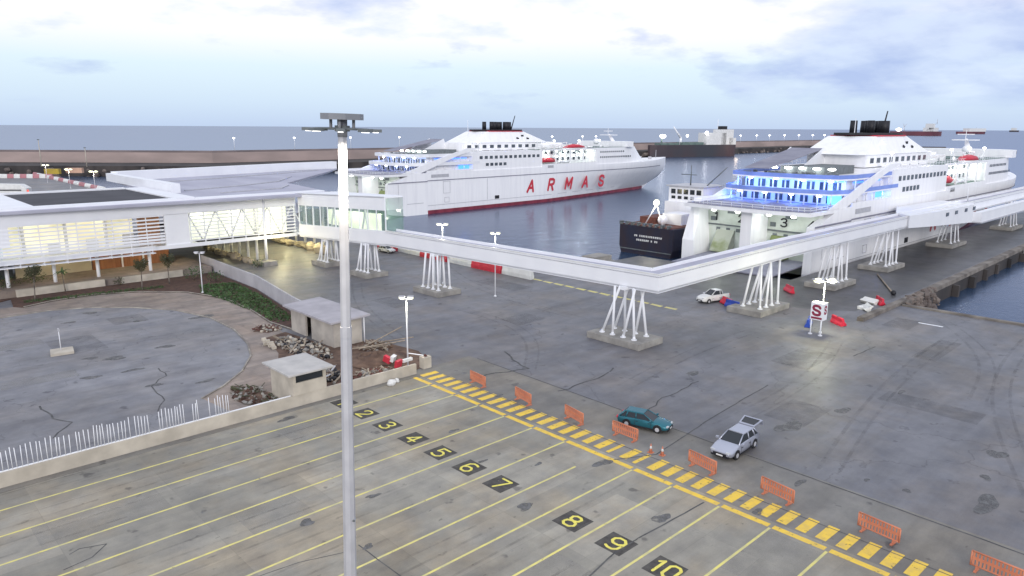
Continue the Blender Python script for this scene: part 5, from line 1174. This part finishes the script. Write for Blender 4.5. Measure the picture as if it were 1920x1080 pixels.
# ---------------------------------------------------------------- letter sign and plastic barriers on the pier
sg = thing('letter_sign', 'white sign on two legs with a dark red letter S by the quay lamp', 'sign', (104.9, 44.6, 0))
for y in (-.75, .75): MB().tube((0, y, 0), (0, y, 2.3), .10, .10, 8).tube((0, y, 0), (0, y, .12), .3, .3, 10).build('leg', M['whitep'], sg)
MB().box(-.1, 1.3, -.95, .95, 2.3, 4.9).build('panel', M['whitep'], sg)
dkred = pm('dark_red_lettering', (.28, .03, .07), None, 1, .6)
strokes('letter', 'S', 1.75, .38, dkred, sg, (-.10, .05, 3.75), (0, -1, 0), (0, 0, 1), .01)
strokes('letter', 'S', 1.4, .3, dkred, sg, (.6, -.95, 3.85), (1, 0, 0), (0, 0, 1), .01, 0, .7)
MB().box(-.14, -.101, -.8, .8, 2.45, 2.75).build('underline', dkred, sg)
def plastic(x, y, rz, mat, label, tilt=0.0):
    o = thing('plastic_barrier', label, 'barrier', (x, y, .02), R(rz), 'plastic water-filled barriers on the pier'); o.rotation_euler.x = R(tilt)
    m = MB(); m.loft([[(-1.5, -.5, 0), (1.5, -.5, 0), (1.5, .5, 0), (-1.5, .5, 0)], [(-1.5, -.45, .35), (1.5, -.45, .35), (1.5, .45, .35), (-1.5, .45, .35)], [(-1.5, -.2, .7), (1.5, -.2, .7), (1.5, .2, .7), (-1.5, .2, .7)], [(-1.45, -.16, 1.25), (1.45, -.16, 1.25), (1.45, .16, 1.25), (-1.45, .16, 1.25)]], True, False)
    m.build('shell', mat, o, None, .06)
    q = MB()
    for s_ in (-.7, .7): q.box(s_-.25, s_+.25, -.53, -.40, .05, .22)
    q.tube((1.5, 0, .3), (1.6, 0, .3), .1, .1, 8).tube((0, 0, 1.25), (0, 0, 1.31), .12, .12, 8); q.build('fitting', M['darksteel'], o)
plastic(112.0, 63.6, 60, M['redplastic'], 'red plastic barrier beside the white pickup', 12); plastic(111.0, 61.8, 75, M['blueplastic'], 'blue plastic barrier at the corner of a column footing')
plastic(109.2, 47.6, 20, M['blueplastic'], 'blue plastic barrier left of the letter sign'); plastic(113.6, 44.8, 55, M['redplastic'], 'red plastic barrier right of the letter sign', -10)
plastic(132.6, 45.6, 40, M['redplastic'], 'red plastic barrier at the quay corner end'); plastic(126.2, 45.6, 35, M['carwhite'], 'white plastic barrier on the quay kerb', 35); plastic(127.6, 46.6, -10, M['carwhite'], 'white plastic barrier lying behind the other white one', 80)
plastic(131.5, 47.2, 70, M['carwhite'], 'white plastic barrier leaning by the red one at the corner', 50); plastic(130.0, 61.0, 50, M['redplastic'], 'red plastic barrier seen between column legs', 8)
o = thing('timber_pole', 'long pale pole lying on the dark pier beyond the lamp', 'pole', at(1645, 515, .1)); b = at(1675, 552, .1)-at(1645, 515, .1); MB().tube((0, 0, .1), (b.x, b.y, .15), .16, .14, 6).build('shaft', M['wood'], o); MB().ball((b.x, b.y, .3), .5, 8, 6).build('weight', M['black'], o)
o = thing('rocky_edge', 'broken rubble bank at the inner corner of the pier edge', 'rubble', (136, 43, 0)); m = MB()
for i in range(240):
    q = random.uniform(134.5, 153); hgt = random.random(); m.rock((q-136, 42.6+(q-135)*.0154-random.uniform(0, 1.6)*(1-hgt)+.5*hgt-43, -3.2+3.5*hgt), random.uniform(.2, .75))
for i in range(14): q = random.uniform(135, 152); m.obox((q-136, random.uniform(-1.2, .8), random.uniform(-.6, .35)), (random.uniform(.8, 2.2), random.uniform(.5, 1.2), .25), random.uniform(0, 3), random.uniform(-.5, .5), random.uniform(-.4, .4))
m.build('stones', M['rock'], o)
o = thing('boat_fender', 'white cylinder fenders hanging on the pier edge at the right', 'fender', (225, 43.0, -2)); m = MB(); m.tube((0, 0, -1.8), (0, 0, 1.8), .8, .8, 10).tube((1.9, 0, -1.4), (1.9, 0, 2.0), .8, .8, 10); m.build('cylinder', M['carwhite'], o)

# ---------------------------------------------------------------- boundary walls, fence, huts
pw = thing('parapet_wall', 'low beige boundary wall along the edge of the numbered parking lot', 'wall', (0, 70.5, 0))
MB().box(-90, 50.6, -.15, .15, 0, 1.35).build('wall_body', M['conclight'], pw); MB().box(-90, 34, .04, .20, 1.353, 1.42).build('coping', M['whitep'], pw)
MB().box(-90, 50.6, -1.0, -.17, 0, .06).build('base_course', M['apron'], pw)
fc = thing('picket_fence', 'row of thin white upright bars standing on the boundary wall', 'fence', (0, 70.5, 1.45)); x = 27.2; nb = 0
while x > -12 and nb < 96:
    if random.random() < .86:
        h_ = random.uniform(1.75, 2.1)*(1 if x > 9 else .95); MB().tube((x, 0, 0), (x+random.uniform(-.06, .06), random.uniform(-.04, .04), h_), .036, .036, 5).build('bar', M['whitep'], fc); nb += 1
    x -= random.choice((.24, .28, .33, .40))
gw = thing('garden_wall', 'long plain grey wall between the garden and the quay', 'wall', (56, 130, 0))
m = MB(); pts = [(53.0, 99.6), (54.2, 110), (57.4, 130.3), (58.4, 160)]
for a, b in zip(pts, pts[1:]): m.wall(a, b, 0, 2.5, 0, 2.5, -.3)
m.build('wall_body', pm('grey_render', (.50, .49, .52), (.40, .39, .42), .3, .8), gw, (56, 130, 0))
# small hut with a long slot window
h1 = thing('guard_hut', 'small square hut with flat slab roof and dark slot window on the boundary wall', 'hut', (36.2, 72.9, 0)); H1 = (36.2, 72.9, 0)
m = MB(); m.box(34.2, 38.2, 70.28, 70.6, 1.36, 2.75).box(34.2, 34.55, 70.28, 70.6, 2.75, 3.75).box(37.85, 38.2, 70.28, 70.6, 2.75, 3.75).box(34.55, 37.85, 70.28, 70.6, 3.55, 3.75)
m.box(34.2, 34.5, 70.61, 75.6, 0, 3.75).box(37.9, 38.2, 70.61, 75.6, 0, 3.75).box(34.5, 37.9, 75.3, 75.6, 0, 3.75)
m.build('wall_body', M['conclight'], h1, H1)
MB().box(33.5, 38.9, 69.7, 76.2, 3.76, 3.98).build('roof', pm('slab_roof', (.54, .52, .50), (.42, .41, .40), .5, .8), h1, H1, .03)
MB().box(34.55, 37.85, 70.45, 70.5, 2.75, 3.55).build('slot_window', M['glass'], h1, H1)
h2 = thing('utility_building', 'long low rendered building with thin sloping roof and dark doorway', 'building', (51, 93, 0)); H2 = (51, 93, 0)
m = MB(); m.box(48.7, 49.0, 86.9, 93.2, 0, 3.6).box(48.7, 49.0, 94.9, 99.3, 0, 3.6).box(48.7, 49.0, 93.2, 94.9, 3.1, 3.6).box(49.0, 53.2, 86.9, 87.2, 0, 3.6).box(49.0, 53.2, 99.0, 99.3, 0, 3.8).box(52.9, 53.2, 87.2, 99.0, 0, 3.8); m.build('wall_body', pm('rough_render', (.50, .46, .41), (.36, .33, .30), .5, .9, .2), h2, H2)
MB().prism([(47.9, 86.0), (54.0, 85.8), (54.0, 100.2), (47.9, 100.2)], lambda q: 3.65+(q[0]-47.9)*.05, lambda q: 3.9+(q[0]-47.9)*.05).build('roof', pm('lilac_roof', (.44, .42, .45), (.35, .335, .36), .4, .8), h2, H2)
MB().box(49.6, 49.7, 93.2, 94.9, 0, 3.1).build('door', M['black'], h2, H2)
m = MB(); m.tube((53.4, 86.6, 0), (53.4, 86.6, 3.7), .09, .09, 6); m.build('downpipe', M['whitep'], h2, H2)
# construction mess
k = MB().sheet([(39, 71.0), (49.5, 71.0), (54.5, 72.5), (56.5, 78), (55, 87), (48.6, 88), (47.5, 99), (44, 98), (42, 90), (39, 84)], .03); struct(k, 'construction_ground', M['earth'])
o = thing('spoil_heap', 'heap of brown dug earth beside the lit lamp post', 'earth heap', (50, 78, 0)); m = MB(); rg = []
for i in range(14):
    r_ = i/13; rg.append([(3.9*r_*math.cos(a*.449)*(1+random.uniform(-.12, .12)), 4.4*r_*math.sin(a*.449)*(1+random.uniform(-.12, .12)), max(0.02, 1.15*(1-r_**1.5)*(1+random.uniform(-.22, .22))-(.85 if .25 < r_ < .5 and a < 6 else 0))) for a in range(14)])
m.loft(rg[::-1], False, True); m.build('soil', M['earth'], o)
def debris(name, label, cx, cy, rx, ry, nrock, mats, rmax):
    """a pile of stones, boards and scrap, denser and higher towards its middle"""
    o = thing(name, label, 'rubble', (cx, cy, 0))
    base = MB(); base.loft([[(rx*k_*1.02*math.cos(i*.393)*(.9+.2*math.sin(i*2.3+cx)), ry*k_*1.02*math.sin(i*.393)*(.9+.2*math.sin(i*1.7+cy)), z_) for i in range(16)] for k_, z_ in ((1, .02), (.7, .18), (.35, .38), (.02, .45))], False, False); base.build('soil', M['earth'], o)
    for nm, mat, share, board in mats:
        m = MB()
        for i in range(int(nrock*share)):
            a, r_ = random.uniform(0, 6.28), random.random()**.55; q = (rx*r_*math.cos(a), ry*r_*math.sin(a)); sz = rmax*random.uniform(.25, 1)**1.6; z_ = .42*(1-r_)+sz*.4
            if board: m.obox((*q, z_+.12), (sz*random.uniform(1.5, 4.5), sz*random.uniform(.25, .6), sz*random.uniform(.12, .3)), random.uniform(0, 3), random.uniform(-.6, .6), random.uniform(-.6, .6))
            elif random.random() < .5: m.rock((*q, z_), sz*.7)
            else: m.obox((*q, z_), (sz*1.1, sz*.8, sz*.6), random.uniform(0, 3), random.uniform(-.6, .6), random.uniform(-.6, .6))
        tag(m.build(nm, mat, o), kind='stuff')
debris('rubble_pile', 'grey rubble and broken blocks in front of the utility building', 45.4, 89.5, 2.4, 7.0, 300, (('stones', M['conc'], .4, 0), ('blocks', M['conclight'], .15, 0), ('boards', M['wood'], .2, 1), ('scrap', M['black'], .3, 0)), .55)
debris('rubble_pile', 'pale stones and dry weeds scattered beside the small hut', 32.4, 76.6, 1.9, 4.4, 200, (('stones', M['conc'], .4, 0), ('earth_lumps', M['soil'], .3, 0), ('twigs', M['leaf2'], .3, 1)), .40)
debris('rubble_pile', 'dark scrap and pallets behind the small hut', 41.6, 79, 2.4, 4.6, 260, (('scrap', M['black'], .4, 0), ('pallet_boards', M['wood'], .3, 1), ('pipes', M['steel'], .15, 1), ('stones', M['conc'], .15, 0)), .5)
debris('rubble_pile', 'reddish bricks and boards behind the boundary wall end', 45.6, 73.6, 4.6, 1.9, 240, (('bricks', M['rust'], .45, 0), ('boards', M['wood'], .25, 1), ('stones', M['conc'], .3, 0)), .42)
debris('rubble_pile', 'white and reddish scraps at the end of the garden bed', 46.2, 102.3, 2.0, 2.0, 110, (('scraps', M['conclight'], .4, 0), ('red_scraps', M['rust'], .4, 1), ('stones', M['conc'], .2, 0)), .4)
debris('rubble_pile', 'twigs and planks heaped by the right wall of the utility building', 53.0, 83.4, 2.2, 2.4, 160, (('boards', M['wood'], .55, 1), ('earth_lumps', M['earth'], .3, 0), ('stones', M['conc'], .15, 0)), .5)
o = thing('block_stack', 'narrow stack of pale hollow blocks at the left end of the rubble', 'block stack', (42.4, 93.6, 0)); m = MB()
for i in range(9): m.obox((random.uniform(-.1, .1), -1.6+i*.42, .25+.22*(i % 3)), (.55, .36, .42), random.uniform(-.1, .1))
m.build('blocks', M['conclight'], o)
k = MB().sheet([(47.5, 76.8), (49.5, 75.4), (53.6, 76.2), (54.6, 78.6), (53.0, 80.6), (50.2, 79.2), (48.2, 79.0)], .05); struct(k, 'dark_pit_ground', M['soil'])  # flat dark sheet standing in for the shade of a dug pit
def plank(p0, p1, label, r_=.09, mat=None):
    o = thing('timber_plank', label, 'plank', p0, 0, 'loose planks on the building site'); d = Vector(p1)-Vector(p0); MB().tube((0, 0, 0), d, r_, r_, 4, False).build('board', mat or M['wood'], o)
plank((50.5, 83.5, .2), (56.6, 82.0, 2.6), 'long plank propped up towards the quay'); plank((49.8, 82.2, .8), (55.6, 79.8, 1.3), 'plank lying across the earth heap'); plank((54.2, 84.6, .2), (56.8, 79.5, 1.6), 'plank leaning at the right of the heap')
plank((49.0, 84.6, .3), (53.6, 81.0, .7), 'low plank before the right wall of the utility building', .07); plank((55.8, 85.4, .2), (52.4, 80.8, 1.5), 'thin batten tipping over the long plank', .05)
plank((52.6, 83.4, .3), (52.9, 78.2, 1.9), 'plank crossing the other planks'); plank((51.4, 73.2, 1.9), (53.2, 71.8, 1.5), 'white pipe between the lamp post and the concrete stump', .07, M['whitep'])
o = thing('concrete_stump', 'square concrete stump at the start of the yellow stripes', 'concrete block', (53.0, 71.7, 0)); MB().box(-.6, .6, -.5, .5, 0, 1.5).build('block', M['conclight'], o, None, .04); MB().rock((0, 0, 1.6), .25).build('brick', M['rust'], o)
o = thing('white_sack', 'white plastic sack lying at the foot of the boundary wall', 'sack', (46.4, 69.4, .05)); m = MB(); 
for i in range(5): m.rock((random.uniform(-.7, .7), random.uniform(-.3, .3), .2), random.uniform(.3, .5))
m.build('plastic', M['carwhite'], o)
o = thing('red_drum', 'fallen red and white barrier piece on the boundary wall end', 'barrier', (48.6, 71.3, 1.3)); MB().obox((0, 0, .3), (1.0, .4, .9), .3, .2).build('red_part', M['red'], o); MB().obox((1.3, 0, .5), (1.5, .4, .35), .1).build('white_part', M['carwhite'], o)
o = thing('red_barrier', 'red and white plastic piece half buried in the earth heap', 'barrier', (49.6, 75.2, .7)); MB().obox((0, 0, .3), (.5, 1.0, .8), .3, .3).build('red_part', M['red'], o); MB().obox((.6, -.4, .4), (1.1, .5, .7), .6, .3).build('white_part', M['carwhite'], o)
# concrete foundation in the plaza
o = thing('sign_post', 'thin white post on a pale concrete base in the round plaza', 'post', (20.6, 109.8, .01)); MB().prism([(-1.5, -1.2), (1.2, -1.5), (1.6, 1.0), (-1.0, 1.4)], 0, .35).build('base', M['conclight'], o); MB().tube((0, 0, .35), (0, 0, 3.3), .06, .05, 6).build('post', M['whitep'], o); MB().obox((0, 0, 3.2), (.15, .6, .35)).build('plate', M['steel'], o)

# ---------------------------------------------------------------- plants
def leaf_cloud(m, c, rx, ry, rz_, n, size):
    for i in range(n):
        while True:
            q = Vector((random.uniform(-1, 1), random.uniform(-1, 1), random.uniform(-1, 1)))
            if .25 < q.length < 1: break
        p_ = Vector((c[0]+q.x*rx, c[1]+q.y*ry, c[2]+q.z*rz_)); s_ = size*random.uniform(.6, 1.4)
        u = Vector((random.uniform(-1, 1), random.uniform(-1, 1), random.uniform(-.6, .6))).normalized(); v = u.cross(Vector((random.uniform(-1, 1), random.uniform(-1, 1), random.uniform(-1, 1)))).normalized()
        m.add([p_-u*s_, p_+v*s_*.45, p_+u*s_, p_-v*s_*.45], [(0, 1, 2, 3)])
def young_tree(x, y, h, label, mat, kind):
    o = thing('young_tree', label, 'tree', (x, y, .1), 0, 'young trees before the terminal'); top = Vector((random.uniform(-.3, .3), random.uniform(-.3, .3), h*.62))
    t_ = MB().tube((0, 0, 0), top*.5, .13, .10, 7).tube(top*.5, top, .10, .07, 7); m = MB()
    if kind == 'palm':
        t_.tube(top, top+Vector((0, 0, .4)), .14, .05, 7)
        for i in range(22):
            a = i*2.4; l_ = random.uniform(1.0, 1.6); up_ = random.uniform(.1, 1.0); prev = top+Vector((0, 0, .3))
            for s_ in range(4):
                nx = prev+Vector((math.cos(a)*l_/4, math.sin(a)*l_/4, up_*l_/4-(s_*.13))); sd2 = Vector((-math.sin(a), math.cos(a), 0))*.22*(1-s_*.18); m.add([prev-sd2, nx-sd2*.7, nx+sd2*.7, prev+sd2], [(0, 1, 2, 3)]); prev = nx
    else:
        for i in range(7):
            a = i*.9; e_ = top+Vector((math.cos(a)*.7, math.sin(a)*.7, random.uniform(.2, 1.6))); t_.tube(top*random.uniform(.75, 1), e_, .05, .02, 5); leaf_cloud(m, e_, .7, .7, .85, 120, .17)
    t_.build('trunk', M['bark'], o); m.build('crown', mat, o)
young_tree(24.6, 146.4, 6.6, 'brownish young tree nearest the left edge by the terminal', M['leaf2'], 'tree'); young_tree(30.2, 150.6, 5.4, 'green young palm in front of the beige wall', M['green'], 'palm')
young_tree(41.1, 143.2, 6.4, 'thin sparse young tree in the middle of the brown bed', M['leaf2'], 'tree'); young_tree(46.5, 144.8, 6.2, 'young tree by the end of the lit entrance', M['leaf2'], 'tree')
def bush(x, y, r_, h, label, mat, n=130):
    o = thing('shrub', label, 'shrub', (x, y, .1), 0, 'shrubs in the garden bed'); m = MB(); s_ = MB()
    for i in range(4): a = i*1.7; e_ = (r_*.5*math.cos(a), r_*.5*math.sin(a), h*.6); s_.tube((0, 0, 0), e_, .05, .02, 4); leaf_cloud(m, e_, r_*.7, r_*.7, h*.5, n//4, .17)
    s_.build('stem', M['bark'], o); m.build('foliage', mat, o)
bush(51.6, 146, 1.8, 2.6, 'large green shrub at the corner of the garden wall', M['green'], 260); bush(54.2, 141.5, 1.5, 2.0, 'rounded green shrub against the garden wall', M['green'], 200)
bush(21.5, 157.5, 2.6, 3.0, 'dark bush under the terminal at the far left', M['green'], 260); bush(27.0, 158.5, 2.2, 2.6, 'dark bush left of the beige wall under the terminal', M['green'], 220); bush(39.2, 150.4, .9, 1.6, 'small dull bush beside the third terminal column', M['leaf2'], 100)
m = MB(); poly = [(56.2, 138), (55.2, 122), (53.2, 112), (51.6, 102.8), (48.6, 105.5), (49.4, 113), (49.0, 124), (48.2, 133), (50, 140)]
def inside(p_, poly):
    c_ = False; j = len(poly)-1
    for i in range(len(poly)):
        if (poly[i][1] > p_[1]) != (poly[j][1] > p_[1]) and p_[0] < (poly[j][0]-poly[i][0])*(p_[1]-poly[i][1])/(poly[j][1]-poly[i][1])+poly[i][0]: c_ = not c_
        j = i
    return c_
for i in range(9000):
    q = (random.uniform(47, 57), random.uniform(102, 140))
    if inside(q, poly): s_ = random.uniform(.12, .3); leaf_cloud(m, (*q, .2), .2, .2, .14+.2*abs(math.sin(q[0]*1.3)*math.cos(q[1]*.9)), 1, s_)
for i in range(900):
    x = random.uniform(23, 45); q = (x, 143.2+random.uniform(-1.2, 1.2)+(45-x)*.14)
    leaf_cloud(m, (*q, .22), .2, .2, .12, 1, .16)
tag(m.build('ground_cover', M['green']), kind='stuff')
for i in range(11):
    x, y = (67.6+random.uniform(-.5, .5), 152+i*3.0); o = thing('boulder', 'beige boulder, the %s in the row left of the terminal columns' % ORD[i], 'boulder', (x, y, 0), 0, 'beige boulders under the terminal'); m = MB().rock((0, 0, .6), random.uniform(.8, 1.2)); m.rock((.9, .4, .4), .6); m.build('stone', M['stone'], o)
for i in range(9):
    x, y = (86.2+random.uniform(-.6, .6), 156+i*3.4); o = thing('boulder', 'beige boulder, the %s in the row behind the gallery supports' % ORD[i], 'boulder', (x, y, 0), 0, 'beige boulders under the terminal'); m = MB().rock((0, 0, .9), random.uniform(1.2, 1.7)); m.rock((1.1, .3, .6), .8); m.build('stone', M['stone'], o)
bush(66.4, 149.6, 1.3, 1.9, 'dark green plant before the boulder row', M['green'], 150)
o = thing('concrete_plinth', 'square concrete plinth at the foot of the first terminal wing column', 'concrete block', (69.6, 151.4, 0)); MB().box(-1.6, 1.6, -1.4, 1.4, 0, 1.0).build('block', M['conc'], o, None, .05)

# ---------------------------------------------------------------- things that ended up with a single mesh need no empty
for o in [o for o in bpy.data.objects if o.type == 'EMPTY' and o.parent is None]:
    ch = kids(o)
    if len(ch) == 1 and ch[0].type == 'MESH' and not kids(ch[0]):
        c = ch[0]; nm = o.name
        for k in ('label', 'category', 'group'):
            if k in o: c[k] = o[k]
        lo, ro, so = o.location.copy(), o.rotation_euler.copy(), o.scale.copy(); lb = c.matrix_basis.copy()
        c.parent = None; c.matrix_basis = Matrix.LocRotScale(lo, ro, so) @ lb
        bpy.data.objects.remove(o); c.name = nm
